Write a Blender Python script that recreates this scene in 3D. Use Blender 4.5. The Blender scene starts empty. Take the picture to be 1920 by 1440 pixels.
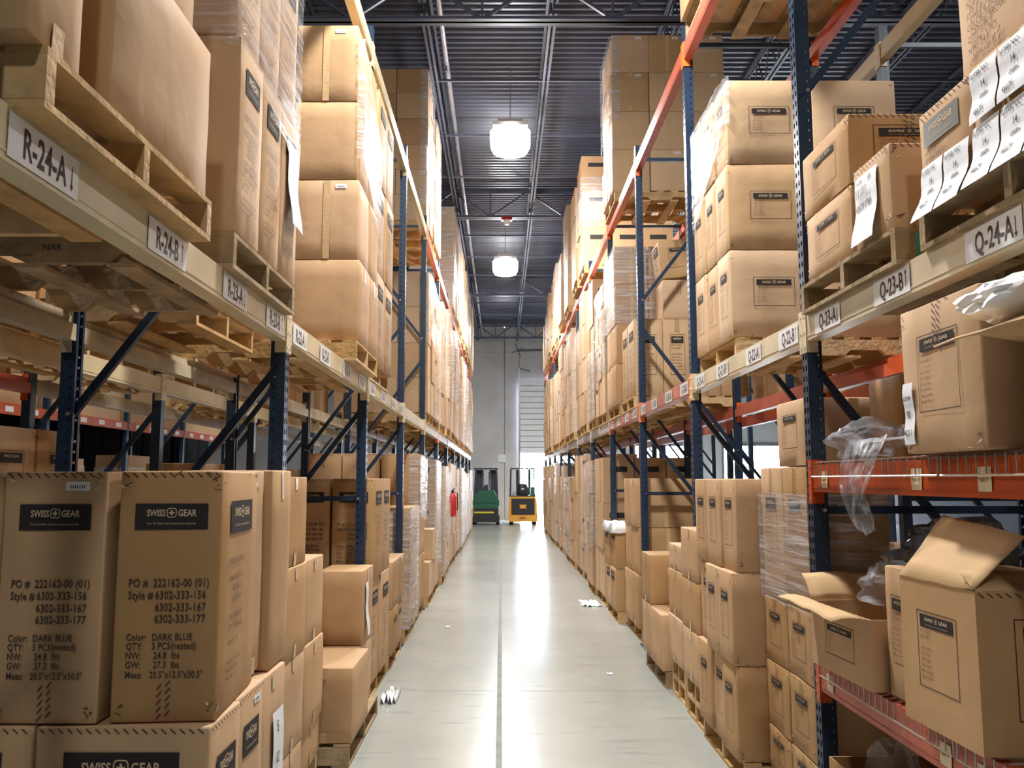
import bpy, math, random
from mathutils import Vector, Matrix, noise

S = bpy.context.scene
COL = S.collection
# ------------------------------------------------------------------ camera
PITCH = math.radians(6.34)
cam_d = bpy.data.cameras.new('camera')
cam_d.sensor_width = 36.0
cam_d.lens = 36.0 * 1620 / 1920
cam_d.shift_x = 20 / 1920
cam_d.clip_start = 0.05
cam = bpy.data.objects.new('camera', cam_d)
cam.location = (0, 0, 1.69)
cam.rotation_euler = (math.pi / 2 + PITCH, 0, 0)
COL.objects.link(cam)
S.camera = cam
# ------------------------------------------------------------------ world, exposure
S.view_settings.view_transform = 'Standard'
S.view_settings.look = 'None'
S.view_settings.gamma = 1
S.view_settings.use_curve_mapping = False
S.view_settings.exposure = 0.0
W = bpy.data.worlds.new('world')
S.world = W
W.use_nodes = True
W.node_tree.nodes['Background'].inputs[0].default_value = (0.80, 0.90, 1.0, 1)
W.node_tree.nodes['Background'].inputs[1].default_value = 36.0
LAMP_AREA = 400.0
LAMP_POINT = 250.0


def add_light(kind, loc, power, size, color=(1, 1, 1), rot=(0, 0, 0), spread=None, size_y=None):
    l = bpy.data.lights.new('lamp_light', kind)
    l.energy = power
    l.color = color
    if kind == 'AREA':
        l.size = size
        if size_y:
            l.shape = 'RECTANGLE'
            l.size_y = size_y
        else:
            l.shape = 'DISK'
    else:
        l.shadow_soft_size = size
    o = bpy.data.objects.new('lamp_light', l)
    o.location = loc
    o.rotation_euler = rot
    COL.objects.link(o)
    return o


# lamps hang over three aisles, at the same pitch as the two in view
LAMPS = [(0.14, 13.1), (0.10, 21.2), (0.14, 5.0), (0.14, -3.1), (0.1, 29.3)]
SIDE_LAMPS = [(-4.9, 3.0), (-4.9, 11.0), (-4.9, 19.0), (-4.9, 27.0), (5.4, 3.0), (5.4, 11.0), (5.4, 19.0), (5.4, 27.0)]
LZ = 7.15
for (x, y) in LAMPS:
    q = .35 if y < 0 or y > 25 else 1
    add_light('AREA', (x, y, LZ - .40), LAMP_AREA * q, .5, (1, .985, .96))
    add_light('POINT', (x, y, LZ - .62), LAMP_POINT * q, .2, (1, .985, .97))
for (x, y) in SIDE_LAMPS:
    add_light('AREA', (x, y, LZ - .19), LAMP_AREA * .5, .5, (1, .985, .96))

# ------------------------------------------------------------------ materials


def mat(name, color, rough=.6, metal=0, var=0, nscale=3, bump=0, bscale=40, spec=.5, objvar=0, emit=0, stretch=(1, 1, 1), color2=None, alpha=1.0):
    m = bpy.data.materials.new(name)
    m.use_nodes = True
    nt = m.node_tree
    N, L = nt.nodes, nt.links
    b = N['Principled BSDF']
    b.inputs['Roughness'].default_value = rough
    b.inputs['Metallic'].default_value = metal
    b.inputs['Specular IOR Level'].default_value = spec
    b.inputs['Base Color'].default_value = (*color, 1)
    b.inputs['Alpha'].default_value = alpha
    if emit:
        b.inputs['Emission Color'].default_value = (*color, 1)
        b.inputs['Emission Strength'].default_value = emit
    src = None
    if var or bump or color2:
        tc = N.new('ShaderNodeTexCoord')
        mp = N.new('ShaderNodeMapping')
        mp.inputs['Scale'].default_value = stretch
        L.new(tc.outputs['Object'], mp.inputs[0])
    if var or color2:
        n = N.new('ShaderNodeTexNoise')
        n.inputs['Scale'].default_value = nscale
        n.inputs['Detail'].default_value = 5
        L.new(mp.outputs[0], n.inputs['Vector'])
        mx = N.new('ShaderNodeMix')
        mx.data_type = 'RGBA'
        c2 = color2 or tuple(c * (1 - var) for c in color)
        c1 = color if color2 else tuple(min(1, c * (1 + var * .6)) for c in color)
        mx.inputs['A'].default_value = (*c1, 1)
        mx.inputs['B'].default_value = (*c2, 1)
        mr = N.new('ShaderNodeMapRange')
        mr.inputs['From Min'].default_value = .35
        mr.inputs['From Max'].default_value = .65
        L.new(n.outputs['Fac'], mr.inputs['Value'])
        L.new(mr.outputs[0], mx.inputs['Factor'])
        src = mx.outputs['Result']
    if objvar:
        oi = N.new('ShaderNodeObjectInfo')
        hs = N.new('ShaderNodeHueSaturation')
        if src:
            L.new(src, hs.inputs['Color'])
        else:
            hs.inputs['Color'].default_value = (*color, 1)
        mr2 = N.new('ShaderNodeMapRange')
        mr2.inputs['To Min'].default_value = 1 - objvar
        mr2.inputs['To Max'].default_value = 1 + objvar * .6
        L.new(oi.outputs['Random'], mr2.inputs['Value'])
        L.new(mr2.outputs[0], hs.inputs['Value'])
        mr3 = N.new('ShaderNodeMapRange')
        mr3.inputs['To Min'].default_value = 1.12
        mr3.inputs['To Max'].default_value = .9
        L.new(oi.outputs['Random'], mr3.inputs['Value'])
        L.new(mr3.outputs[0], hs.inputs['Saturation'])
        src = hs.outputs[0]
    if src:
        L.new(src, b.inputs['Base Color'])
    if bump:
        n2 = N.new('ShaderNodeTexNoise')
        n2.inputs['Scale'].default_value = bscale
        n2.inputs['Detail'].default_value = 3
        L.new(mp.outputs[0], n2.inputs['Vector'])
        bp = N.new('ShaderNodeBump')
        bp.inputs['Strength'].default_value = bump
        bp.inputs['Distance'].default_value = .02
        L.new(n2.outputs['Fac'], bp.inputs['Height'])
        L.new(bp.outputs[0], b.inputs['Normal'])
    return m


M = {}
M['card'] = mat('cardboard', (.500, .308, .155), .66, 0, .09, 2.2, .2, 7, .35, .17)
M['card2'] = mat('cardboard_pale', (.555, .368, .205), .64, 0, .07, 2.0, .2, 7, .35, .12)
M['card_in'] = mat('cardboard_inside', (.60, .40, .21), .75, 0, .08, 3, .1, 20, .3)
M['ink'] = mat('print_ink', (.055, .03, .02), .6)
M['ink_soft'] = mat('faded_print_ink', (.17, .085, .045), .7)
M['panel'] = mat('printed_panel', (.035, .03, .03), .7, spec=.15)
M['panel_grey'] = mat('faded_printed_panel', (.13, .125, .115), .5)
M['panel_light'] = mat('panel_lettering', (.62, .47, .30), .6)
M['panel_tag'] = mat('panel_tagline', (.15, .12, .10), .6)
M['tape'] = mat('packing_tape', (.60, .41, .22), .22, 0, .05, 12, .1, 60, .6)
M['tape_clear'] = mat('clear_tape', (.80, .72, .60), .14, spec=.8)
M['stripe'] = mat('tape_stripe', (.10, .035, .02), .5)
M['paper'] = mat('white_paper', (.80, .81, .84), .6, 0, .03, 8, .25, 9)
M['pen'] = mat('marker_pen', (.02, .02, .03), .5)
M['wood'] = mat('pallet_wood', (.55, .36, .17), .75, 0, .28, 5, .35, 30, .3, .18, stretch=(1, 1, 1))
M['wood_old'] = mat('weathered_pallet_wood', (.36, .26, .15), .82, 0, .35, 5, .4, 30, .25, .22)
M['blue'] = mat('blue_rack_paint', (.014, .032, .068), .38, .1, .18, 6, .05, 30, .5)
M['cream'] = mat('cream_rack_paint', (.60, .50, .32), .34, 0, .10, 4, .04, 20, .5, .04)
M['cream_old'] = mat('worn_cream_rack_paint', (.45, .38, .25), .42, 0, .25, 5, .06, 20, .5, .08)
M['red'] = mat('red_rack_paint', (.50, .095, .040), .4, 0, .15, 4, .04, 20, .5, .06)
M['pink'] = mat('faded_red_rack_paint', (.52, .17, .115), .4, 0, .12, 4, .04, 20, .5, .06)
M['orange'] = mat('orange_rack_paint', (.85, .17, .03), .4, 0, .1, 6, .03, 20, .5, .05)
M['greybeam'] = mat('grey_rack_paint', (.48, .45, .43), .35, .1, .15, 6, .04, 20, .5, .05)
M['sticker'] = mat('white_sticker', (.72, .72, .72), .35)
M['sticker_old'] = mat('yellowed_sticker', (.68, .55, .34), .45, 0, .15, 20)
M['bolt'] = mat('zinc_bolt', (.7, .68, .62), .3, .9)
M['wire'] = mat('galvanised_wire', (.55, .5, .45), .35, .7)
M['steel_dark'] = mat('painted_roof_steel', (.095, .105, .150), .45, .1, .2, 2, 0, 10, .4)
M['deck'] = mat('painted_roof_deck', (.070, .078, .118), .34, .1, .2, .6, 0, 10, .5)
M['pipe'] = mat('sprinkler_pipe_paint', (.30, .30, .34), .35, .3, .15, 8)
M['concrete'] = mat('precast_concrete', (.60, .59, .585), .85, 0, .10, .8, .15, 8, .2)
M['sidewall'] = mat('painted_block_wall', (.07, .07, .08), .95, 0, .08, .6, spec=.05)
M['lampmetal'] = mat('white_lamp_housing', (.7, .7, .72), .4)
M['lampglow'] = mat('lamp_diffuser', (1, .98, .95), .5, emit=14)
M['doorpanel'] = mat('door_panel', (.85, .86, .88), .45, 0, .05, 3)
M['black'] = mat('black_plastic', (.015, .015, .017), .4, 0, .2, 10)
M['rubber'] = mat('tyre_rubber', (.012, .012, .012), .7)
M['green'] = mat('green_truck_paint', (.01, .10, .055), .3)
M['truckorange'] = mat('yellow_orange_truck_paint', (.80, .38, .045), .35)
M['mast'] = mat('truck_mast_steel', (.05, .06, .08), .35, .6)
M['mastgreen'] = mat('green_mast_paint', (.02, .12, .09), .4)
M['ext_red'] = mat('extinguisher_red', (.50, .02, .02), .3)
M['seat'] = mat('seat_vinyl', (.02, .02, .022), .5)
M['yellow'] = mat('yellow_stripe', (.65, .55, .04), .5)
M['outside'] = mat('outside_apron', (.6, .6, .6), .8)
M['darkcloth'] = mat('dark_bagged_cloth', (.02, .024, .04), .6, 0, .2, 8, .3, 20)


def film(name, col, lo, hi, scale, stretch, rough=.16, rot=(0, .12, 0)):
    m = bpy.data.materials.new(name)
    m.use_nodes = True
    nt = m.node_tree
    N, L = nt.nodes, nt.links
    b = N['Principled BSDF']
    b.inputs['Base Color'].default_value = (*col, 1)
    b.inputs['Roughness'].default_value = rough
    b.inputs['Specular IOR Level'].default_value = .9
    tc = N.new('ShaderNodeTexCoord')
    mp = N.new('ShaderNodeMapping')
    mp.inputs['Scale'].default_value = stretch
    mp.inputs['Rotation'].default_value = rot
    n = N.new('ShaderNodeTexNoise')
    n.inputs['Scale'].default_value = scale
    n.inputs['Detail'].default_value = 6
    n.inputs['Distortion'].default_value = .6
    L.new(tc.outputs['Object'], mp.inputs[0])
    L.new(mp.outputs[0], n.inputs['Vector'])
    mr = N.new('ShaderNodeMapRange')
    mr.inputs['From Min'].default_value = .46
    mr.inputs['From Max'].default_value = .72
    mr.inputs['To Min'].default_value = lo
    mr.inputs['To Max'].default_value = hi
    L.new(n.outputs['Fac'], mr.inputs['Value'])
    L.new(mr.outputs[0], b.inputs['Alpha'])
    bp = N.new('ShaderNodeBump')
    bp.inputs['Strength'].default_value = .55
    bp.inputs['Distance'].default_value = .02
    L.new(n.outputs['Fac'], bp.inputs['Height'])
    L.new(bp.outputs[0], b.inputs['Normal'])
    return m


M['wrap'] = film('stretch_film', (.72, .73, .76), .05, .45, 3.0, (1, 1, 22), .2, (.10, .12, 0))
M['wrap_thick'] = film('many_layers_of_stretch_film', (.72, .73, .76), .16, .72, 2.5, (1, 1, 16), .2, (.22, .16, 0))
M['bag'] = film('clear_plastic_bag', (.70, .75, .82), .16, .75, 5, (1, 1, 1.5), .12)
M['bag_white'] = film('white_plastic_sheet', (.86, .87, .88), .93, 1.0, 4, (1, 1, 1), .35)
M['bag_dark'] = film('grey_plastic_bag', (.03, .034, .04), .75, .97, 6, (1, 1, 2), .12)


def floor_mat():
    m = bpy.data.materials.new('polished_concrete')
    m.use_nodes = True
    nt = m.node_tree
    N, L = nt.nodes, nt.links
    b = N['Principled BSDF']
    tc = N.new('ShaderNodeTexCoord')
    n = N.new('ShaderNodeTexNoise')
    n.inputs['Scale'].default_value = .55
    n.inputs['Detail'].default_value = 8
    n.inputs['Roughness'].default_value = .62
    L.new(tc.outputs['Object'], n.inputs['Vector'])
    cr = N.new('ShaderNodeValToRGB')
    cr.color_ramp.elements[0].position = .3
    cr.color_ramp.elements[0].color = (.325, .342, .310, 1)
    cr.color_ramp.elements[1].position = .7
    cr.color_ramp.elements[1].color = (.42, .435, .405, 1)
    L.new(n.outputs['Fac'], cr.inputs[0])
    # small dark scuffs drawn out across the aisle
    mp = N.new('ShaderNodeMapping')
    mp.inputs['Scale'].default_value = (1.2, 7, 1)
    L.new(tc.outputs['Object'], mp.inputs[0])
    n2 = N.new('ShaderNodeTexNoise')
    n2.inputs['Scale'].default_value = 1.6
    n2.inputs['Detail'].default_value = 9
    L.new(mp.outputs[0], n2.inputs['Vector'])
    mr = N.new('ShaderNodeMapRange')
    mr.inputs['From Min'].default_value = .60
    mr.inputs['From Max'].default_value = .78
    L.new(n2.outputs['Fac'], mr.inputs['Value'])
    mx = N.new('ShaderNodeMix')
    mx.data_type = 'RGBA'
    mx.inputs['B'].default_value = (.24, .25, .24, 1)
    L.new(mr.outputs[0], mx.inputs['Factor'])
    L.new(cr.outputs[0], mx.inputs['A'])
    L.new(mx.outputs['Result'], b.inputs['Base Color'])
    mr2 = N.new('ShaderNodeMapRange')
    mr2.inputs['To Min'].default_value = .175
    mr2.inputs['To Max'].default_value = .26
    L.new(n2.outputs['Fac'], mr2.inputs['Value'])
    L.new(mr2.outputs[0], b.inputs['Roughness'])
    b.inputs['Specular IOR Level'].default_value = .6
    bp = N.new('ShaderNodeBump')
    bp.inputs['Strength'].default_value = .04
    n3 = N.new('ShaderNodeTexNoise')
    n3.inputs['Scale'].default_value = 2.5
    L.new(tc.outputs['Object'], n3.inputs['Vector'])
    L.new(n3.outputs['Fac'], bp.inputs['Height'])
    L.new(bp.outputs[0], b.inputs['Normal'])
    return m


M['floor'] = floor_mat()

# ------------------------------------------------------------------ mesh helpers


class MB:
    def __init__(s):
        s.v, s.f, s.m, s.mats = [], [], [], []

    def mi(s, m):
        if m is None:
            return 0
        if m not in s.mats:
            s.mats.append(m)
        return s.mats.index(m)

    def add(s, vs, fs, m=None):
        o = len(s.v)
        k = s.mi(m)
        s.v += [tuple(v) for v in vs]
        s.f += [tuple(i + o for i in f) for f in fs]
        s.m += [k] * len(fs)

    def box(s, x0, x1, y0, y1, z0, z1, m=None, tf=None):
        vs = [Vector((x, y, z)) for x in (x0, x1) for y in (y0, y1) for z in (z0, z1)]
        if tf:
            vs = [tf @ v for v in vs]
        s.add(vs, [(0, 1, 3, 2), (4, 6, 7, 5), (0, 4, 5, 1), (2, 3, 7, 6), (0, 2, 6, 4), (1, 5, 7, 3)], m)

    def bar(s, a, b, w, h, m=None, up=(0, 0, 1)):
        a, b = Vector(a), Vector(b)
        d = b - a
        L = d.length
        z = d.normalized()
        u = Vector(up)
        if abs(z.dot(u)) > .98:
            u = Vector((0, 1, 0))
        x = u.cross(z).normalized()
        y = z.cross(x)
        tf = Matrix((x, y, z)).transposed().to_4x4()
        tf.translation = a
        s.box(-w / 2, w / 2, -h / 2, h / 2, 0, L, m, tf)

    def tube(s, pts, r, m=None, n=6, close=False):
        rings = []
        o = len(s.v)
        k = s.mi(m)
        P = [Vector(p) for p in pts]
        for i, p in enumerate(P):
            if close:
                d = P[(i + 1) % len(P)] - P[i - 1]
            else:
                d = P[min(i + 1, len(P) - 1)] - P[max(i - 1, 0)]
            d.normalize()
            u = Vector((0, 0, 1)) if abs(d.z) < .9 else Vector((1, 0, 0))
            x = u.cross(d).normalized()
            y = d.cross(x)
            rr = r[i] if isinstance(r, (list, tuple)) else r
            for j in range(n):
                a = 2 * math.pi * j / n
                s.v.append(tuple(p + (x * math.cos(a) + y * math.sin(a)) * rr))
        c = len(P)
        for i in range(c if close else c - 1):
            for j in range(n):
                a, b_ = o + i * n + j, o + i * n + (j + 1) % n
                i2 = (i + 1) % c
                c_, d_ = o + i2 * n + (j + 1) % n, o + i2 * n + j
                s.f.append((a, b_, c_, d_))
                s.m.append(k)
        if not close:
            s.f.append(tuple(o + j for j in range(n))[::-1])
            s.f.append(tuple(o + (c - 1) * n + j for j in range(n)))
            s.m += [k, k]

    def cyl(s, a, b, r, m=None, n=16, r2=None):
        s.tube([a, b], [r, r2 if r2 is not None else r], m, n)

    def mesh(s, name, m=None, smooth=False, angle=35, bevel=0):
        me = bpy.data.meshes.new(name)
        me.from_pydata(s.v, [], s.f)
        if m is not None and not s.mats:
            me.materials.append(m)
        for q in s.mats:
            me.materials.append(q)
        if len(s.mats) > 1:
            me.polygons.foreach_set('material_index', s.m)
        me.update()
        if smooth:
            me.shade_smooth()
            me.set_sharp_from_angle(angle=math.radians(angle))
        return me


def ob(name, me, parent=None, loc=(0, 0, 0), rot=(0, 0, 0), **props):
    o = bpy.data.objects.new(name, me)
    o.location = loc
    o.rotation_euler = rot
    if parent:
        o.parent = parent
    COL.objects.link(o)
    for k, v in props.items():
        if v:
            o[k] = v
    return o


def empty(name, loc=(0, 0, 0), rot=(0, 0, 0), **props):
    return ob(name, None, None, loc, rot, **props)


# ---- lettering
_txt = {}


def text2d(s, size, bold=0.0, xs=1.0, align='LEFT'):
    key = (s, size, bold, xs, align)
    if key not in _txt:
        cu = bpy.data.curves.new('t', 'FONT')
        cu.body = s
        cu.size = size
        cu.resolution_u = 2
        cu.offset = bold * size
        cu.align_x = align
        o = bpy.data.objects.new('t', cu)
        me = bpy.data.meshes.new_from_object(o)
        vs = [(v.co.x * xs, v.co.y) for v in me.vertices]
        fs = [tuple(p.vertices) for p in me.polygons]
        bpy.data.objects.remove(o)
        bpy.data.curves.remove(cu)
        bpy.data.meshes.remove(me)
        _txt[key] = (vs, fs)
    return _txt[key]


class Flat:
    """flat print laid out in metres on a plane, later bent on to a face"""

    def __init__(s):
        s.items = []

    def rect(s, cx, cy, w, h, m, lay=0, nx=6, ny=3, rot=0):
        vs, fs = [], []
        ca, sa = math.cos(rot), math.sin(rot)
        for j in range(ny + 1):
            for i in range(nx + 1):
                x, y = (i / nx - .5) * w, (j / ny - .5) * h
                vs.append((cx + x * ca - y * sa, cy + x * sa + y * ca))
        for j in range(ny):
            for i in range(nx):
                a = j * (nx + 1) + i
                fs.append((a, a + 1, a + nx + 2, a + nx + 1))
        s.items.append((vs, fs, m, lay))

    def text(s, t, x, y, size, m, bold=0, xs=1, align='LEFT', lay=1):
        vs, fs = text2d(t, size, bold, xs, align)
        s.items.append(([(a + x, b + y) for a, b in vs], fs, m, lay))

    def ring(s, cx, cy, r, t, m, lay=1, n=24, sq=4.0):
        vs, fs = [], []
        for i in range(n):
            a = 2 * math.pi * i / n
            c, q = math.cos(a), math.sin(a)
            k = (abs(c) ** sq + abs(q) ** sq) ** (-1 / sq)
            for rr in (r - t, r):
                vs.append((cx + c * k * rr, cy + q * k * rr))
        for i in range(n):
            a, b = 2 * i, 2 * ((i + 1) % n)
            fs.append((a, a + 1, b + 1, b))
        s.items.append((vs, fs, m, lay))

    def frame(s, cx, cy, w, h, t, m, lay=0):
        s.rect(cx, cy + h / 2 - t / 2, w, t, m, lay, 6, 1)
        s.rect(cx, cy - h / 2 + t / 2, w, t, m, lay, 6, 1)
        s.rect(cx - w / 2 + t / 2, cy, t, h - 2 * t, m, lay, 1, 4)
        s.rect(cx + w / 2 - t / 2, cy, t, h - 2 * t, m, lay, 1, 4)

    def logo(s, cx, cy, w, h, pm, lm, tag=True, big=False):
        s.rect(cx, cy, w, h, pm, 0)
        sz = h * .36 if tag else h * .6
        y0 = cy + (h * .02 if tag else -h * .20)
        q = w * .29 / (sz * 3.0)
        s.text('SWISS', cx - w * .085, y0, sz, lm, .022, q, 'RIGHT')
        s.text('GEAR', cx + w * .085, y0, sz, lm, .022, q * 1.05, 'LEFT')
        r = sz * .52
        yc = y0 + sz * .36
        s.ring(cx, yc, r, r * .16, lm)
        s.rect(cx, yc, r * 1.1, r * .32, lm, 1, 1, 1)
        s.rect(cx, yc, r * .32, r * 1.1, lm, 1, 1, 1)
        if tag:
            s.text('From The Maker of the Genuine Swiss Army Knife', cx, cy - h * .30, h * .12, M['panel_light'] if big else M['panel_tag'], 0, w * .78 / (h * .12 * 24), 'CENTER')


def bent(flat, face, w, d, h, amps, extra=.0016, only=None, skip=None):
    """Flat -> mesh data in carton-local space, following the bulge of the face"""
    mb = MB()
    if face == 'F':
        hw, O, X, Nn, amp = w / 2, Vector((0, -d / 2, h / 2)), Vector((1, 0, 0)), Vector((0, -1, 0)), amps[2]
    elif face == 'R':
        hw, O, X, Nn, amp = d / 2, Vector((w / 2, 0, h / 2)), Vector((0, 1, 0)), Vector((1, 0, 0)), amps[1]
    elif face == 'L':
        hw, O, X, Nn, amp = d / 2, Vector((-w / 2, 0, h / 2)), Vector((0, -1, 0)), Vector((-1, 0, 0)), amps[0]
    hh = h / 2
    for vs, fs, m, lay in flat.items:
        if only is not None and lay not in only:
            continue
        out = []
        for x, y in vs:
            a, b = max(-1, min(1, x / hw)), max(-1, min(1, y / hh))
            off = amp * (1 - a * a) * (1 - b * b) + extra + lay * .0007
            out.append(O + X * x + Vector((0, 0, y)) + Nn * off)
        mb.add(out, fs, m)
    return mb


def amps_of(seed, b):
    r = random.Random(seed * 7 + 3)
    return [b * r.uniform(.35, 1) for _ in range(4)] + [0, b * .15]


_cm = {}


def carton_mesh(w, d, h, seed, b, m, wear=.002):
    key = (round(w, 3), round(d, 3), round(h, 3), seed, round(b, 4), m, wear)
    if key in _cm:
        return _cm[key]
    A = amps_of(seed, b)
    mb = MB()
    e = .007
    dims = (w / 2, d / 2, h / 2)

    def cs(L):
        k = 1 - e / L
        return [-1, -k, -.55, 0, .55, k, 1]
    seedv = Vector((seed * 3.1, 1.7, 2.3))
    idx = {}

    def vert(p):
        k = tuple(round(c, 4) for c in p)
        if k in idx:
            return idx[k]
        x, y, z = p
        q = [x * dims[0], y * dims[1], z * dims[2]]
        on = [abs(abs(c) - 1) < 1e-6 for c in p]
        if sum(on) >= 2:                       # round the edges a little
            for i in range(3):
                if on[i]:
                    q[i] -= math.copysign(.0022 if sum(on) == 2 else .004, q[i])
        if sum(on) == 1:
            i = on.index(True)
            o = [j for j in range(3) if j != i]
            fac = (1 - p[o[0]] ** 2) * (1 - p[o[1]] ** 2)
            ai = {0: (0, 1), 1: (2, 3), 2: (4, 5)}[i][1 if p[i] > 0 else 0]
            q[i] += math.copysign(A[ai] * fac, p[i])
        nv = noise.noise_vector(Vector(q) * 4 + seedv)
        q[0] += nv[0] * wear
        q[1] += nv[1] * wear
        if z > -.99:
            q[2] += nv[2] * wear * (.5 if z > .99 else 1)
        idx[k] = len(mb.v)
        mb.v.append((q[0], q[1], q[2] + dims[2]))
        return idx[k]
    C = [cs(c) for c in dims]
    for ax in range(3):
        o = [j for j in range(3) if j != ax]
        for sg in (-1, 1):
            for i in range(6):
                for j in range(6):
                    quad = []
                    for (a, c) in ((i, j), (i + 1, j), (i + 1, j + 1), (i, j + 1)):
                        p = [0, 0, 0]
                        p[ax] = sg
                        p[o[0]] = C[o[0]][a]
                        p[o[1]] = C[o[1]][c]
                        quad.append(vert(tuple(p)))
                    flip = (sg > 0) == (ax == 1)
                    mb.f.append(tuple(quad[::-1] if flip else quad))
                    mb.m.append(0)
    me = mb.mesh('carton', M[m], True, 38)
    _cm[key] = me
    return me


# ---- print layouts
def lay_tall_front(w, h):
    f = Flat()
    s = h / .765
    x0 = -w / 2
    f.logo(.005, h / 2 - .142 * s, .222, .080, M['panel'], M['panel_light'], True, True)
    L = [(.343, 'PO #', '222162-00 (01)', .034, .074), (.380, 'Style #', '6302-333-156', .034, .082), (.417, '', '6302-333-167', .034, .082), (.452, '', '6302-333-177', .034, .082),
         (.507, 'Color:', 'DARK BLUE', .029, .065), (.534, 'QTY:', '3 PCS(nested)', .029, .065), (.562, 'NW:', '24.8  lbs', .029, .072), (.590, 'GW:', '27.3  lbs', .029, .072), (.620, 'Meas:', '20.5"x12.5"x30.5"', .029, .062)]
    for y, a, b, sz, dx in L:
        xs = .80
        f.text(a, x0 + .040, h / 2 - y * s - sz * .4, sz, M['ink'], .012, xs)
        f.text(b, x0 + .040 + dx + (.012 if sz < .03 else 0), h / 2 - y * s - sz * .4, sz, M['ink'], .012, xs if 'x' not in b else .76)
    return f


def lay_tall_side(w, h):
    f = Flat()
    s = h / .765
    f.logo(.0, h / 2 - .15 * s, w * .60, .105, M['panel'], M['panel_light'], True, True)
    L = [(.30, 'PO#  222162-00 (01)'), (.355, 'Style# 6302-333-156'), (.39, '       6302-333-167'), (.425, '       6302-333-177'), (.48, 'Color: DARK BLUE'), (.515, 'QTY:  3 PCS(nested)'),
         (.56, 'Carton#      of'), (.62, 'NW: 24.8 lbs   GW: 27.3 lbs'), (.645, 'Meas: 20.5"x12.5"x30.5"'), (.67, 'Made in China')]
    for y, t in L:
        f.text(t, -w * .30, h / 2 - y * s, .026 if y < .6 else .018, M['ink'], .004, .8)
    return f


def lay_framed(w, h, big=False):
    f = Flat()
    fw, fh = min(.27, w * .62), min(.19, h * .5)
    if big:
        fw, fh = w * .60, h * .62
    cy = h * .02
    f.frame(0, cy, fw, fh, .0035, M['ink'])
    f.logo(0, cy + fh * .32, fw * .84, fh * .20, M['panel'], M['panel_light'], big, big)
    rows = ['PO #   222170-00', 'Style #  6302-351', 'Color:  BLACK', 'QTY:   2 PCS', 'NW:  12.4 lbs', 'GW:  14.6 lbs', 'Meas: 16"x9"x24"']
    n = len(rows)
    for i, t in enumerate(rows):
        f.text(t, -fw * .42, cy + fh * (.13 - i * .085), fh * .062, M['ink_soft'], .005, .9)
    return f


def lay_framed_tall(w, h, big=False):
    f = Flat()
    fw, fh = w * .52, h * .52
    cy = h * .03
    f.frame(0, cy, fw, fh, .0032, M['ink'])
    f.logo(0, cy + fh * .37, fw * .84, fh * .17, M['panel'], M['panel_light'], True, big)
    rows = ['PO #  222170', 'Style # 6302', '', 'Color: BLACK', 'QTY: 2 PCS', 'NW: 12.4 lbs', 'GW: 14.6 lbs', 'Meas: 16x9x24', 'Made in China']
    for i, t in enumerate(rows):
        if t:
            f.text(t, -fw * .42, cy + fh * (.22 - i * .075), fh * .05, M['ink_soft'], .005, .9)
    return f


def lay_panel_small(w, h):
    f = Flat()
    f.logo(-w * .05, h * .24, w * .66, h * .26, M['panel_grey'], M['panel_light'], True, True)
    for i, t in enumerate(['PO #  222170', 'STYLE #  6302-333', 'COLOR: BROWN', 'QTY:  3 PCS', 'NW:  24.8', 'GW:  27.3']):
        f.text(t, -w * .36, h * (.02 - i * .075), h * .06, M['ink_soft'], .006, .9)
    return f


def lay_wear(w, h):
    """scuffed and torn bits of tape along the edges"""
    f = Flat()
    r = random.Random(int(w * 1000) + int(h * 77))
    for sx in (-1, 1):
        for sz in (-1, 1):
            for i in range(r.randint(2, 5)):
                f.rect(sx * (w / 2 - r.uniform(.008, .035)), sz * (h / 2 - r.uniform(.006, .06)), r.uniform(.008, .026), r.uniform(.002, .005), M[r.choice(['stripe', 'stripe', 'tape_clear', 'ink_soft'])], 0, 1, 1, r.uniform(-1.2, 1.2))
    n = int(w / .05)
    for i in range(n):
        if r.random() < .5:
            f.rect((i / n - .5) * w * .95 + .02, r.choice([-1, 1]) * (h / 2 - .007), r.uniform(.01, .03), .0035, M[r.choice(['stripe', 'card_in', 'ink_soft'])], 0, 1, 1, r.uniform(-.6, .6))
    return f


def lay_small(w, h):
    f = Flat()
    f.rect(w * .22, h / 2 - .045, .075, .028, M['paper'], 0, 2, 1)
    for i in range(7):
        f.rect(w * .22 - .022 + i * .007, h / 2 - .047, .003, .010, M['ink'], 1, 1, 1)
    return f


def lay_dash(w, h):
    """dashed reinforcement tape: slanted strokes along the top edge and a patch at the bottom centre"""
    f = Flat()
    n = int(w / .028)
    for i in range(n):
        f.rect(-w / 2 + .018 + i * .028, h / 2 - .012, .022, .004, M['stripe'], 0, 1, 1, -.7)
    for i in range(5):
        f.rect(-.012, -h / 2 + .018 + i * .022, .022, .0045, M['stripe'], 0, 1, 1, .9)
        f.rect(.014, -h / 2 + .028 + i * .022, .022, .0045, M['stripe'], 0, 1, 1, .9)
    return f


def lay_dash_v(w, h):
    f = Flat()
    for i in range(7):
        f.rect(-.012, h / 2 - .015 - i * .022, .026, .005, M['stripe'], 0, 1, 1, -.7)
        f.rect(.016, h / 2 - .024 - i * .022, .026, .005, M['stripe'], 0, 1, 1, -.7)
    return f


def lay_tape(w, h):
    f = Flat()
    f.rect(0, h / 2 - .034, .048, .062, M['tape'], 0, 1, 2)
    f.rect(0, -h / 2 + .034, .048, .062, M['tape'], 0, 1, 2)
    return f


def lay_tape_long(w, h):
    f = Flat()
    f.rect(0, 0, .045, h - .012, M['tape'], 0, 1, 8)
    return f


def lay_tape_glare(w, h):
    f = Flat()
    f.rect(-w * .02, h / 2 - .06, .03, .115, M['tape_clear'], 0, 1, 4)
    return f


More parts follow.
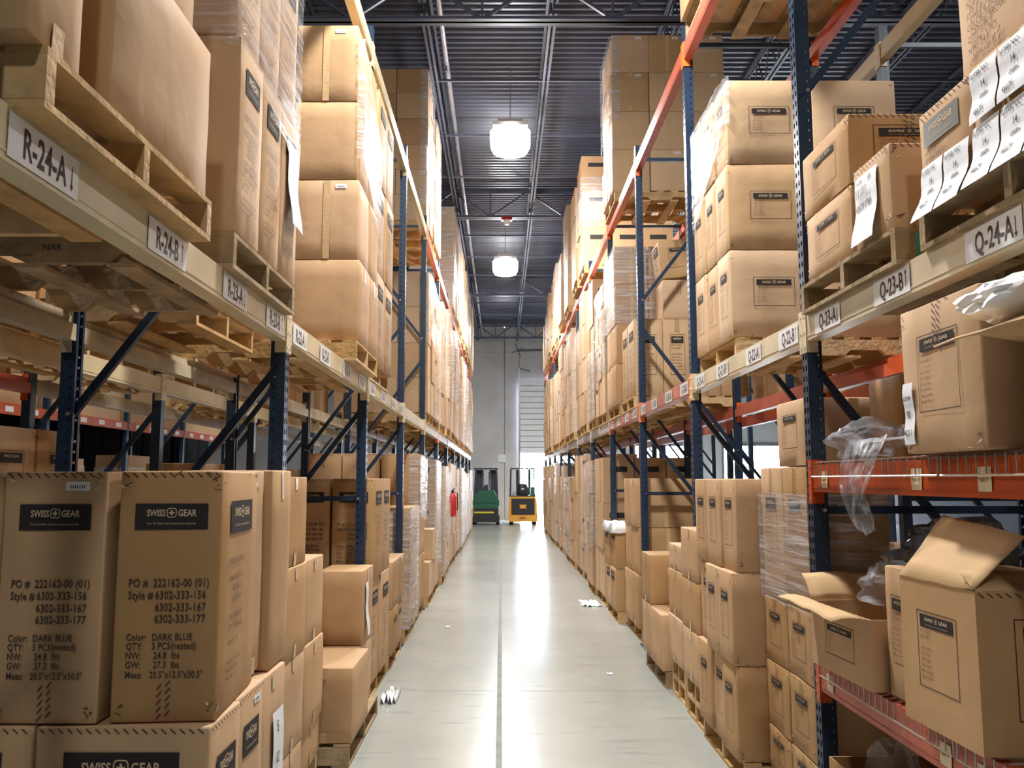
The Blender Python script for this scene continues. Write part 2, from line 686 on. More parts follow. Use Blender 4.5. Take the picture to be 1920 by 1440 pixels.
LAYS = {'panel_small': lay_panel_small, 'wear': lay_wear, 'tall_front': lay_tall_front, 'tall_side': lay_tall_side, 'framed': lay_framed, 'framed_big': lambda w, h: lay_framed(w, h, True), 'framed_tall': lay_framed_tall,
        'framed_tall_big': lambda w, h: lay_framed_tall(w, h, True),
        'small': lay_small, 'dash': lay_dash, 'dash_v': lay_dash_v, 'tape': lay_tape, 'tape_long': lay_tape_long, 'tape_glare': lay_tape_glare}
NAMES = {'panel_small': 'printed_label', 'wear': 'torn_tape', 'tall_front': 'printed_text', 'tall_side': 'printed_text', 'framed': 'printed_label', 'framed_big': 'printed_label', 'framed_tall': 'printed_label', 'framed_tall_big': 'printed_label',
         'small': 'barcode_sticker', 'dash': 'striped_tape', 'dash_v': 'striped_tape', 'tape': 'tape_strip', 'tape_long': 'tape_strip', 'tape_glare': 'tape_strip'}
PLABEL = {'small': 'small white barcode sticker', 'dash': 'dark dashes of reinforced tape', 'dash_v': 'dark dashes of reinforced tape'}
_pm = {}
FAR_Y = 11.65
FAR = MB()
FT = [mat('distant_cardboard_%s' % n_, c_, .6, 0, .1, 1.5) for n_, c_ in (('tan', (.50, .315, .165)), ('pale', (.56, .375, .215)), ('brown', (.42, .255, .125)), ('grey', (.50, .345, .20)))]
FR = random.Random(3)
N_CARTON = [0]


def carton(x0, x1, y0, y1, z0, z1, label, prints=(), group=None, seed=0, bulge=.006, m='card', rot=0, tilt=(0, 0), wear=.003, name='carton'):
    """a closed box; prints = [(face, layout)]"""
    w, d, h = abs(x1 - x0), y1 - y0, z1 - z0
    cx, cy = (x0 + x1) / 2, (y0 + y1) / 2
    if cy > FAR_Y:
        FAR.box(cx - w / 2, cx + w / 2, y0, y1, z0, z1 - .002, FR.choice(FT))
        for face, kind in prints[:1]:
            if kind in ('framed', 'framed_tall', 'tall_side', 'tall_front'):
                if face == 'F':
                    FAR.box(cx - w * .28, cx + w * .28, y0 - .003, y0 - .0005, z0 + h * .68, z0 + h * .80, M['panel'])
                else:
                    xx = cx + (w / 2 + .002) * (1 if face == 'R' else -1)
                    FAR.box(xx - .002, xx + .002, cy - d * .28, cy + d * .28, z0 + h * .68, z0 + h * .80, M['panel'])
        return None
    N_CARTON[0] += 1
    o = ob(name, carton_mesh(w, d, h, seed, bulge, m, wear), None, (cx, cy, z0), (tilt[0], tilt[1], rot), label=label, category='box', group=group)
    A = amps_of(seed, bulge)
    for face, kind in prints:
        key = (kind, face, round(w, 3), round(d, 3), round(h, 3), seed, round(bulge, 4))
        if key not in _pm:
            fl = LAYS[kind](w if face == 'F' else d, h)
            if kind in ('tall_front', 'tall_side'):
                pan, oth, sub = Flat(), Flat(), Flat()
                # logo panel, its lettering and the remaining print as separate pieces
                nlogo = 7
                pan.items = fl.items[:1]
                sub.items = fl.items[1:nlogo]
                oth.items = fl.items[nlogo:]
                _pm[key] = [bent(q, face, w, d, h, A, .0018 + wear * .4).mesh('print') for q in (pan, sub, oth)]
            else:
                _pm[key] = [bent(fl, face, w, d, h, A, .0018 + wear * .4).mesh('print')]
        ms = _pm[key]
        if len(ms) == 3:
            p = ob('logo_panel', ms[0], o, label='dark printed logo panel')
            ob('logo_lettering', ms[1], p)
            ob('printed_text', ms[2], o)
        else:
            ob(NAMES[kind], ms[0], o, label=PLABEL.get(kind), kind='stuff' if kind in ('wear', 'dash', 'dash_v') else None)
    return o


def paper_on(o, face, w, d, h, cx, cy, pw, ph, amps, lines=(), curl=.0, name='paper_label'):
    """a sheet of paper hanging on a carton face (child of it), top edge taped, bottom curling away"""
    f = Flat()
    f.rect(cx, cy, pw, ph, M['paper'], 0, 3, 8)
    mb = bent(f, face, w, d, h, amps, .006)
    Nn = {'F': Vector((0, -1, 0)), 'R': Vector((1, 0, 0)), 'L': Vector((-1, 0, 0))}[face]
    nv = []
    for v in mb.v:
        v = Vector(v)
        t = max(0, min(1, (h / 2 + cy + ph / 2 - v.z) / ph))
        nv.append(tuple(v + Nn * (curl * t * t + .004 * math.sin(t * 9))))
    mb.v = nv
    p = ob(name, mb.mesh('paper', None, True), o, label='white paper sheet')
    if lines:
        g = Flat()
        for s_, x, y, sz in lines:
            g.text(s_, cx - pw / 2 + x, cy + ph / 2 - y, sz, M['pen'], .02, .8)
        mb2 = bent(g, face, w, d, h, amps, .0085)
        nv = []
        for v in mb2.v:
            v = Vector(v)
            t = max(0, min(1, (h / 2 + cy + ph / 2 - v.z) / ph))
            nv.append(tuple(v + Nn * (curl * t * t + .004 * math.sin(t * 9))))
        mb2.v = nv
        ob('handwriting', mb2.mesh('ink'), p)
    return p


# ------------------------------------------------------------------ room
Y_WALL = 36.2
Z_CEIL = 8.15
XL, XR = -13.0, 15.0


def structure(name, me, parent=None, **k):
    o = ob(name, me, parent, **k)
    if parent is None:
        o['kind'] = 'structure'
    return o


mb = MB()
# floor slabs between the joints are pieces of the floor
floor = empty('floor')
floor['kind'] = 'structure'
JX = [XL, -6.2, -.015, 5.9, 10.5, XR]
JY = [-9, -3.2, .9, 7.2, 13.2, 19.3, 25.4, 31.5, Y_WALL + .1]
for i in range(len(JX) - 1):
    for j in range(len(JY) - 1):
        mb = MB()
        g = .004
        mb.box(JX[i] + (g * 5 if i == 2 else g), JX[i + 1] - (g * 5 if i == 1 else g), JY[j] + g, JY[j + 1] - g, -.1, 0, M['floor'])
        ob('slab', mb.mesh('slab'), floor)
mb = MB()
mb.box(XL, XR, -9, Y_WALL + .1, -.14, -.0025, mat('joint_filler', (.26, .275, .26), .8, 0, .2, 6))
ob('joint_filler', mb.mesh('joint'), floor)

# roof deck: ribs running across the aisle
ceiling = empty('ceiling')
ceiling['kind'] = 'structure'
mb = MB()
p = .1524
n = int((Y_WALL + 9.2) / p)
vs, fs = [], []
prof = [(0, 0), (.045, 0), (.058, .038), (.13, .038), (.1524, 0)]
ys = []
for i in range(n):
    for a, b in prof[:4]:
        ys.append((-9 + i * p + a, Z_CEIL + b))
for (y, z) in ys:
    vs += [(XL, y, z), (XR, y, z)]
for i in range(len(ys) - 1):
    fs.append((2 * i, 2 * i + 1, 2 * i + 3, 2 * i + 2))
mb.add(vs, fs, M['deck'])
mb.box(XL, XR, -9, Y_WALL + .3, Z_CEIL + .06, Z_CEIL + .16, M['deck'])
ob('roof_deck', mb.mesh('deck'), ceiling)

# girders (across) : trusses
GY = [2.16, 10.26, 18.44, 26.5, 34.6, -5.9]
ZB = 7.39
ZT = 8.02
for gy in GY:
    g = ob('roof_girder', None, ceiling)
    for z, nm in ((ZB, 'chord'), (ZT, 'chord')):
        for s_ in (-1, 1):
            m_ = MB()
            m_.box(XL, XR, gy + s_ * .012, gy + s_ * .085, z, z + .009)
            m_.box(XL, XR, gy + s_ * .012, gy + s_ * .021, z, z + (.075 if z == ZB else -.075))
            ob(nm, m_.mesh('chord', M['steel_dark']), g)
    x = -8.0
    wm = MB()
    wm.bar((0, 0, ZB + .04), (.82, 0, ZT - .02), .045, .04)
    w1 = wm.mesh('web', M['steel_dark'])
    wm = MB()
    wm.bar((0, 0, ZT - .02), (.82, 0, ZB + .04), .045, .04)
    w2 = wm.mesh('web', M['steel_dark'])
    wm = MB()
    wm.bar((0, 0, ZB + .04), (0, 0, ZT), .03, .03)
    w3 = wm.mesh('web', M['steel_dark'])
    x = -7.62
    while x < 9:
        ob('web_member', w2, g, (x, gy, 0))
        ob('web_member', w1, g, (x + .82, gy, 0))
        ob('web_member', w3, g, (x + .82, gy, 0))
        x += 1.64
# joists (along the aisle)
jm = MB()
for s_ in (-1, 1):
    jm.box(s_ * .012, s_ * .05, .1, 7.95, 7.56, 7.567)
    jm.box(s_ * .012, s_ * .018, .1, 7.95, 7.56, 7.60)
    jm.box(s_ * .012, s_ * .05, .0, 8.1, 8.10, 8.107)
    jm.box(s_ * .012, s_ * .018, .0, 8.1, 8.06, 8.107)
jm = jm.mesh('joist_chords', M['steel_dark'])
jw = MB()
yy = .3
while yy < 7.7:
    jw.tube([(0, yy, 7.57), (0, yy + .3, 8.09), (0, yy + .6, 7.57)], .011, None, 5)
    yy += .6
jw = jw.mesh('joist_web', M['steel_dark'])
for gy in GY:
    for k in range(-7, 9):
        x = -.98 + 1.64 * k
        if not (XL < x < XR):
            continue
        j = ob('roof_joist', jm, ceiling, (x, gy, 0))
        ob('joist_web', jw, j)
# bridging angles across between the girders
bm_ = MB()
bm_.box(XL, XR, -.02, .02, 7.572, 7.578)
bm_.box(XL, XR, -.003, .003, 7.572, 7.61)
bm_ = bm_.mesh('bridging', M['steel_dark'])
for gy in GY:
    for dy in (2.0, 4.05, 6.1):
        ob('bridging_angle', bm_, ceiling, (0, gy + dy, 0))

# walls
for nm, args in (('wall_left', (XL - .2, XL, -9, Y_WALL)), ('wall_right', (XR, XR + .2, -9, Y_WALL)), ('wall_front', (XL, XR, -9.2, -9))):
    mb = MB()
    mb.box(*args, 0, Z_CEIL + .1, M['sidewall'])
    structure(nm, mb.mesh(nm))
wall = empty('wall_back')
wall['kind'] = 'structure'
DOORS = [(.76, 3.5, 5.7), (5.6, 8.3, 3.1), (9.3, 12.0, 3.1), (12.6, 14.6, 3.1)]
ZJ = 7.075


def wpanel(x0, x1, z0, z1, y=Y_WALL):
    mb = MB()
    mb.box(x0 + .012, x1 - .012, y, y + .22, z0 + .006, z1 - .006, M['concrete'])
    ob('wall_panel', mb.mesh('wall_panel'), wall)


xs = [XL, -9, -4.4, .135, 4.6, 8.8, 12.3, XR]
for i in range(len(xs) - 1):
    wpanel(xs[i], xs[i + 1], ZJ, Z_CEIL + .1)
edges = sorted(set(xs + [d for D_ in DOORS for d in D_[:2]]))
for i in range(len(edges) - 1):
    a, b = edges[i], edges[i + 1]
    mid = (a + b) / 2
    top = [D_[2] for D_ in DOORS if D_[0] <= mid <= D_[1]]
    wpanel(a, b, top[0] if top else 0, ZJ)
mb = MB()
mb.box(XL, .735, Y_WALL + .2, Y_WALL + .24, 0, Z_CEIL)
mb.box(XL, XR, Y_WALL + .2, Y_WALL + .24, 6.4, Z_CEIL)
ob('joint_sealant', mb.mesh('joint', mat('joint_sealant', (.2, .2, .2), .9)), wall)
mb = MB()
mb.box(-30, 40, Y_WALL + .25, Y_WALL + 40, -.2, -.02, M['outside'])
structure('trim_1', mb.mesh('outside_apron'), label='pale yard outside the dock doors')

# raised sectional door with its tracks
door = empty('door_1', (0, 0, 0))
door['kind'] = 'structure'
z = 2.80
k = 0
while z < 5.75:
    mb = MB()
    hgt = .235
    mb.box(.72, 3.55, Y_WALL - .20, Y_WALL - .15, z + .012, z + hgt - .012)
    mb.box(.80, 3.45, Y_WALL - .215, Y_WALL - .20, z + .05, z + .075)
    ob('door_panel', mb.mesh('door_panel', M['doorpanel']), door)
    z += hgt
    k += 1
mb = MB()
mb.box(.72, 3.55, Y_WALL - .145, Y_WALL - .14, 2.80, 5.80)
ob('door_backing', mb.mesh('b', mat('dark_joint_backing', (.10, .10, .12), .6)), door)
for x in (.76, 1.86):
    mb = MB()
    if x < 1:
        mb.box(x - .05, x + .03, Y_WALL - .26, Y_WALL - .10, 0, 6.35)
        mb.bar((x, Y_WALL - .2, 6.35), (x + .45, Y_WALL - .5, 6.2), .05, .05)
    else:
        mb.box(x - .04, x + .04, Y_WALL - .24, Y_WALL - .215, 2.8, 5.78)
    ob('door_track', mb.mesh('track', M['pipe']), door)
for i, D_ in enumerate(DOORS[1:]):
    d_ = empty('door_%d' % (i + 2))
    d_['kind'] = 'structure'
    for a, b, c, e in ((D_[0] - .1, D_[0], 0, D_[2] + .1), (D_[1], D_[1] + .1, 0, D_[2] + .1), (D_[0], D_[1], D_[2], D_[2] + .1)):
        mb = MB()
        mb.box(a, b, Y_WALL - .05, Y_WALL + .02, c, e)
        ob('door_frame', mb.mesh('frame', M['pipe']), d_)

# ------------------------------------------------------------------ racks
POST_H = 5.32
Z1B, Z1T = 2.35, 2.47
Z2B, Z2T = 5.03, 5.16
NF = 12
FY = [1.62 + 2.5 * k for k in range(NF)]
ORD = ['first', 'second', 'third', 'fourth', 'fifth', 'sixth', 'seventh', 'eighth', 'ninth', 'tenth', 'eleventh', 'twelfth', 'thirteenth', 'fourteenth', 'fifteenth', 'sixteenth', 'seventeenth',
       'eighteenth', 'nineteenth', 'twentieth', 'twenty-first', 'twenty-second', 'twenty-third', 'twenty-fourth', 'twenty-fifth', 'twenty-sixth', 'twenty-seventh', 'twenty-eighth']

_post = {}


def post_mesh(sgn, detail):
    """C-section post, open to the back; sgn=+1: slotted face looks towards +X. Origin at the middle of the slotted face."""
    key = (sgn, detail)
    if key in _post:
        return _post[key]
    mb = MB()
    w, dp, t = .038, .070, .0025
    s = sgn
    if not detail:
        mb.box(min(0, -s * dp), max(0, -s * dp), -w, w, 0, POST_H)
        _post[key] = mb.mesh('post', M['blue'])
        return _post[key]
    # slotted face: solid strips at both sides and in the middle, two columns with real holes
    def fq(y0, y1, z0, z1):
        mb.box(min(0, -s * t), max(0, -s * t), y0, y1, z0, z1)
    fq(-w, -.026, 0, POST_H)
    fq(-.010, .010, 0, POST_H)
    fq(.026, w, 0, POST_H)
    pitch = .0508
    n_ = int(POST_H / pitch)
    for i in range(n_):
        z = i * pitch
        for c in (-.026, .010):
            o_ = len(mb.v)
            mb.add([(0, c, z), (0, c + .016, z), (0, c + .016, z + .026), (0, c, z + .026)], [(0, 1, 2, 3)])
    # flanks with small round holes shown as recessed dots of daylight: real gaps
    for sd in (-1, 1):
        y0, y1 = (w - t, w) if sd > 0 else (-w, -w + t)
        xa, xb = sorted((0, -s * .045))
        mb.box(xa, xb, y0, y1, 0, POST_H)
        xa, xb = sorted((-s * .055, -s * dp))
        mb.box(xa, xb, y0, y1, 0, POST_H)
        for i in range(n_):
            z = i * pitch
            xa, xb = sorted((-s * .045, -s * .055))
            yy = y1 if sd > 0 else y0
            mb.add([(xa, yy, z), (xb, yy, z), (xb, yy, z + .040), (xa, yy, z + .040)], [(0, 1, 2, 3)])
        # return lips
        xa, xb = sorted((-s * dp, -s * (dp - t)))
        mb.box(xa, xb, min(sd * w, sd * .018), max(sd * w, sd * .018), 0, POST_H)
    _post[key] = mb.mesh('post', M['blue'])
    return _post[key]


def brace_mesh(x0, z0, x1, z1):
    key = ('br', round(x0, 3), round(z0, 3), round(x1, 3), round(z1, 3))
    if key not in _post:
        mb = MB()
        mb.bar((x0, 0, z0), (x1, 0, z1), .036, .03, None, (0, 1, 0))
        _post[key] = mb.mesh('brace', M['blue'])
    return _post[key]


_pm2 = {}
fp = MB()
fp.box(-.06, .06, -.07, .07, 0, .008)
fp = fp.mesh('foot_plate', M['blue'])
bo = MB()
bo.cyl((0, -.052, 0), (0, -.036, 0), .009, None, 8)
bo = bo.mesh('bolt', M['bolt'])
BR = [(.0, .22, 1, .22), (0, 1.55, 1, 1.55), (1, .95, 0, 2.22), (1, 2.0, 0, 3.30), (0, 3.6, 1, 4.85), (0, 5.17, 1, 5.17)]


def frame(xf, xr, y, row, ordn, near):
    """upright frame: aisle post at xf, rear post at xr"""
    s = 1 if xf > xr else -1       # slotted face of the aisle post looks away from the rear post
    e = empty('upright_frame', (xf, y, 0), label='dark blue steel upright frame, %s from the camera in %s' % (ORD[ordn], row), category='rack frame', group='blue upright frames of %s' % row)
    ob('post', post_mesh(s, near), e, (0, 0, 0))
    ob('post', post_mesh(-s, near and abs(xf) < 2), e, (xr - xf, 0, 0))
    D = xr - xf
    a, b = -s * .07, D + s * .07
    for (u0, z0, u1, z1) in BR:
        x0 = a if u0 == 0 else b
        x1 = a if u1 == 0 else b
        ob('brace', brace_mesh(x0 + (s * .02 if u0 == 0 else -s * .02), z0, x1 + (s * .02 if u1 == 0 else -s * .02), z1), e)
        if near:
            ob('bolt', bo, e, (x0 + (s * .02 if u0 == 0 else -s * .02), 0, z0))
    ob('foot_plate', fp, e, (-s * .035, 0, 0))
    ob('foot_plate', fp, e, (D + s * .035, 0, 0))
    return e


_bm = {}


def beam(xf, sgn, k, zb, zt, m, row, lvl, facing, near=True, labels=(), bracket=None, rearface=False):
    """beam between frames k and k+1, its face at xf looking towards sgn*X"""
    y0, y1 = FY[k] + .041, FY[k + 1] - .041
    h = zt - zb
    key = ('beam', sgn, round(h, 3), m)
    if key not in _bm:
        mb = MB()
        L = 2.5 - .082
        xa, xb = sorted((0, -sgn * .045))
        # step beam: tall front box with a lower shelf step behind
        mb.box(xa, xb, 0, L, 0, h)
        xa, xb = sorted((-sgn * .045, -sgn * .068))
        mb.box(xa, xb, 0, L, 0, h - .04)
        # pressed line along the face
        xa, xb = sorted((0, sgn * .0025))
        mb.box(xa, xb, 0, L, .018, .022)
        _bm[key] = mb.mesh('beam', M[m])
    if ('bk', sgn, bracket or m) not in _bm:
        for end in (0, 1):
            mb = MB()
            xa, xb = sorted((sgn * .001, sgn * .006))
            ya, yb = (-.04, .004) if end == 0 else (-.004, .04)
            mb.box(xa, xb, ya, yb, -.055, .15)
            xa, xb = sorted((sgn * .006, -sgn * .05))
            mb.box(xa, xb, min(0, 0), .006, -.055, .15) if end == 0 else mb.box(xa, xb, -.006, 0, -.055, .15)
            for z in (-.03, .04, .12):
                mb.cyl((sgn * .004, (ya + yb) / 2, z), (sgn * .0095, (ya + yb) / 2, z), .007, M['bolt'], 6)
            mb.mats = [M[bracket or m], M['bolt']]
            mb.m = [0 if i < 12 else 1 for i in range(len(mb.f))]
            _bm[('bk', sgn, bracket or m, end)] = mb.mesh('bracket')
        _bm[('bk', sgn, bracket or m)] = 1
    o = ob('shelf_beam', _bm[key], None, (xf, y0, zb), label='%s %s beam, %s level, %s bay from the camera, %s' % (
        {'cream': 'cream', 'cream_old': 'worn cream', 'red': 'red', 'pink': 'faded red', 'greybeam': 'greyish'}[m], facing, lvl, ORD[k], row), category='rack beam', group='beams of %s' % row)
    ob('end_bracket', _bm[('bk', sgn, bracket or m, 0)], o, (0, 0, 0), label=('%s bracket' % bracket) if bracket else None)
    ob('end_bracket', _bm[('bk', sgn, bracket or m, 1)], o, (0, 2.5 - .082, 0), label=('%s bracket' % bracket) if bracket else None)
    for (yy, t, arrow) in labels:
        y = yy - y0
        key = ('lab', sgn, t, arrow, round(h, 2))
        if key not in _bm:
            f = Flat()
            f.rect(0, 0, .30, .098, M['sticker'], 0, 1, 1)
            g = Flat()
            g.text(t, -.095, -.032, .094, M['ink'], .02, .68)
            sx = .118
            g.rect(sx, 0, .004, .05, M['ink'], 1, 1, 1)
            dz = .022 if arrow > 0 else -.022
            g.items.append(([(sx - .008, dz), (sx + .008, dz), (sx, dz + .014 * arrow)], [(0, 1, 2)] if arrow > 0 else [(0, 2, 1)], M['ink'], 1))
            # scan code is left out; only its blank field remains
            out = []
            for q in (f, g):
                q_ = bent(q, 'R' if sgn > 0 else 'L', 0, 2, h, [0] * 6, .0035)
                out.append(q_.mesh('label'))
            _bm[key] = out
        a = ob('location_label', _bm[key][0], o, (0, y, 0), label='white location label reading %s' % t)
        ob('label_lettering', _bm[key][1], a)
    return o


LROW, RROW = 'left rack row', 'right rack row'
LBROW, RBROW = 'row behind left rack', 'row behind right rack'
LF, LR = -1.03, -2.10
LBF, LBR = -2.60, -3.67
RF, RR = 1.46, 2.53
RBF, RBR = 3.03, 4.10
for k in range(NF):
    frame(LF, LR, FY[k], LROW, k, k <= 4)
    frame(RF, RR, FY[k], RROW, k, k <= 4)
    if 1 <= k <= 7:
        frame(LBF, LBR, FY[k], LBROW, k, False)
    if 1 <= k <= 8:
        frame(RBF, RBR, FY[k], RBROW, k, False)
LL = {0: [(1.88, 'R-24-A', -1), (2.60, 'R-24-B', 1), (3.28, 'R-23-A', -1), (3.87, 'R-23-B', 1)],
      1: [(4.36, 'R-22-A', -1), (5.0, 'R-22-B', 1), (5.72, 'R-21-A', -1), (6.35, 'R-21-B', 1)],
      2: [(6.85, 'R-20-A', -1), (7.5, 'R-20-B', 1), (8.2, 'R-19-A', -1), (8.85, 'R-19-B', 1)]}
RL = {0: [(2.50, 'Q-24-A', -1), (3.17, 'Q-23-B', 1), (3.81, 'Q-23-A', -1), (1.9, 'Q-24-B', 1)],
      1: [(4.34, 'Q-22-B', 1), (4.95, 'Q-22-A', -1), (5.66, 'Q-21-B', 1), (6.3, 'Q-21-A', -1)],
      2: [(6.85, 'Q-20-B', 1), (7.5, 'Q-20-A', -1), (8.2, 'Q-19-B', 1), (8.85, 'Q-19-A', -1)],
      3: [(9.4, 'Q-18-B', 1), (10.0, 'Q-18-A', -1), (10.7, 'Q-17-B', 1), (11.35, 'Q-17-A', -1)]}
for k in range(NF - 1):
    beam(LF, 1, k, Z1B, Z1T, 'cream' if k < 4 else 'greybeam', LROW, 'lower', 'aisle', labels=LL.get(k, ()), bracket=None if k != 4 else 'orange')
    beam(LR, -1, k, Z1B, Z1T, 'cream_old', LROW, 'lower', 'rear')
    rc = 'cream' if k < 2 else ('pink' if k < 4 else 'greybeam')
    beam(RF, -1, k, Z1B, Z1T, rc, RROW, 'lower', 'aisle', labels=RL.get(k, ()), bracket='orange' if k == 2 else None)
    beam(RR, 1, k, Z1B, Z1T, 'cream_old' if k < 1 else 'red', RROW, 'lower', 'rear', bracket='orange' if k in (1, 2) else None)
    if k < 8 and k > 0:
        beam(LBF, 1, k, Z1B, Z1T, 'cream', LBROW, 'lower', 'near')
        beam(LBR, -1, k, Z1B, Z1T, 'cream_old' if k > 1 else 'red', LBROW, 'lower', 'far') if k < 7 else None
        beam(RBF, -1, k, Z1B, Z1T, 'cream' if k < 1 else 'red', RBROW, 'lower', 'near') if k < 7 else None
    beam(LF, 1, k, Z2B, Z2T, 'cream' if k < 4 else 'red', LROW, 'upper', 'aisle')
    beam(LR, -1, k, Z2B, Z2T, 'cream_old', LROW, 'upper', 'rear') if k > 2 else None
    beam(RF, -1, k, Z2B, Z2T, 'red', RROW, 'upper', 'aisle', bracket='orange') if k > 0 else None
    beam(RR, 1, k, Z2B, Z2T, 'red', RROW, 'upper', 'rear', bracket='orange') if k > 0 else None
    if k in (1, 2, 3):
        beam(RBF, -1, k, Z2B, Z2T, 'cream', RBROW, 'upper', 'near')
# low shelves of the nearest right bay
for nm, zb, zt in (('bottom', .735, .865), ('middle', 1.635, 1.76)):
    o = beam(RF, -1, 0, zb, zt, 'red', RROW, nm, 'aisle')
    beam(RR, 1, 0, zb, zt, 'red', RROW, nm, 'rear')
    for yy in ((3.92, 3.05, 2.62) if zb > 1 else (3.95, 2.95, 2.72)):
        f = Flat()
        f.rect(0, 0, .075, .075, M['sticker_old'], 0, 1, 1)
        f.text('SHIPPED' if yy > 3.5 else '5185 F 3', -.03, -.008, .016, M['ink_soft'], .01, .9)
        mb = bent(f, 'L', 0, 2, zt - zb, [0] * 6, .0035)
        ob('old_sticker', mb.mesh('s'), o, (0, yy - FY[0] - .041, -.005), label='yellowed square sticker')
    for q, (ya, yb) in enumerate(((1.70, 2.86), (2.88, 4.04))):
        mb = MB()
        y = ya
        while y <= yb:
            mb.tube([(RF - .012, y, zt - .055), (RF - .012, y, zt + .008), (RF + .01, y, zt + .012), (RR, y, zt + .012)], .0032, None, 5)
            y += .0525
        for x in (RF - .015, RF + .25, RF + .5, RF + .75, RF + 1.0):
            z = zt - .055 if x < RF else zt + .006
            mb.tube([(x, ya, z), (x, yb, z)], .0038, None, 5)
        ob('wire_deck', mb.mesh('wire_deck', M['wire'], True), label='galvanised wire mesh deck, %s half of the %s red shelf on the right' % (('nearer', 'farther')[q], nm), category='wire deck', group='wire decks on the red shelves')

# ------------------------------------------------------------------ pallets
_pal = {}


def pallet(x0, x1, y0, y1, z, label, old=False, near=True, group='wooden pallets'):
    """stringers run across (X), boards along Y"""
    x0, x1 = min(x0, x1), max(x0, x1)
    w, d = x1 - x0, y1 - y0
    m = M['wood_old' if old else 'wood']
    if (y0 + y1) / 2 > FAR_Y:
        for yy in (y0, (y0 + y1) / 2 - .02, y1 - .04):
            FARP.box(x0, x1, yy, yy + .04, z + .018, z + .118)
        for i in range(6):
            a = x0 + i * (w - .09) / 5
            FARP.box(a, a + .09, y0, y1, z + .118, z + .136)
        for i in range(3):
            a = x0 + i * (w - .1) / 2
            FARP.box(a, a + .1, y0, y1, z, z + .018)
        return None
    key = (round(w, 2), round(d, 2), old)
    if key not in _pal:
        # notched stringer
        prof = [(0, .018), (w * .16, .018), (w * .19, .052), (w * .36, .052), (w * .39, .018), (w * .61, .018), (w * .64, .052), (w * .81, .052), (w * .84, .018), (w, .018), (w, .118), (0, .118)]
        mb = MB()
        n_ = len(prof)
        vs = [(a, 0, b) for a, b in prof] + [(a, .038, b) for a, b in prof]
        fs = [(i, (i + 1) % n_, n_ + (i + 1) % n_, n_ + i) for i in range(n_)]
        segs = [(0, 1, 10, 11)]
        fs += [tuple(range(n_))[::-1], tuple(range(n_, 2 * n_))]
        mb.add(vs, fs)
        st = mb.mesh('stringer', m)
        mb = MB()
        mb.box(0, .092, 0, d, 0, .017)
        b1 = mb.mesh('deck_board', m)
        mb = MB()
        mb.box(0, .10, 0, d, 0, .017)
        b2 = mb.mesh('bottom_board', m)
        _pal[key] = (st, b1, b2)
    st, b1, b2 = _pal[key]
    e = empty('pallet', (x0, y0, z), label=label, category='pallet', group=group)
    for yy in (.0, d / 2 - .019, d - .038):
        ob('stringer', st, e, (0, yy, 0))
    nb = 7
    for i in range(nb):
        ob('deck_board', b1, e, (i * (w - .092) / (nb - 1), 0, .1185))
    for i in range(4):
        ob('bottom_board', b2, e, (i * (w - .10) / 3, 0, .0))
    return e


FARP = MB()
PH = .137


# ------------------------------------------------------------------ stretch wrap
def wrap(x0, x1, y0, y1, z0, z1, label, thick=False, seed=1, amp=.010, slant=0.0, group='stretch wrap on pallet loads'):
    x0, x1 = min(x0, x1), max(x0, x1)
    if (y0 + y1) / 2 > 26.5:
        return
    g = .012
    per = []
    nx, ny = 10, 14
    X0, X1, Y0, Y1 = x0 - g, x1 + g, y0 - g, y1 + g
    for i in range(nx):
        per.append((X0 + (X1 - X0) * i / nx, Y0, 0, -1))
    for i in range(ny):
        per.append((X1, Y0 + (Y1 - Y0) * i / ny, 1, 0))
    for i in range(nx):
        per.append((X1 - (X1 - X0) * i / nx, Y1, 0, 1))
    for i in range(ny):
        per.append((X0, Y1 - (Y1 - Y0) * i / ny, -1, 0))
    mb = MB()
    nz = max(4, int((z1 - z0) / .045))
    n_ = len(per)
    vs = []
    for j in range(nz + 1):
        t = j / nz
        for (x, y, nx_, ny_) in per:
            za = z0 + slant * (y - Y0) / (Y1 - Y0)
            z = za + (z1 - za) * t
            d = amp * .4 * (abs(noise.noise(Vector((x * 3 + seed * 9, y * 3 + z * .8, z * 22)))) * 1.6 + .1)
            vs.append((x + nx_ * d, y + ny_ * d, z + .004 * math.sin(x * 30 + y * 23)))
    fs = []
    for j in range(nz):
        for i in range(n_):
            a, b = j * n_ + i, j * n_ + (i + 1) % n_
            fs.append((a, b, b + n_, a + n_))
    mb.add(vs, fs)
    ob('stretch_wrap', mb.mesh('stretch_wrap', M['wrap_thick' if thick else 'wrap'], True, 70), label=label, category='plastic wrap', group=group)


def sheet(name, pts_fn, nu, nv, m, label, cat, thick=0, group=None):
    vs, fs = [], []
    for j in range(nv + 1):
        for i in range(nu + 1):
            vs.append(pts_fn(i / nu, j / nv))
    for j in range(nv):
        for i in range(nu):
            a = j * (nu + 1) + i
            fs.append((a, a + 1, a + nu + 2, a + nu + 1))
    mb = MB()
    mb.add(vs, fs)
    o = ob(name, mb.mesh(name, M[m], True, 60), label=label, category=cat, group=group)
    if thick:
        md = o.modifiers.new('thickness', 'SOLIDIFY')
        md.thickness = thick
    return o


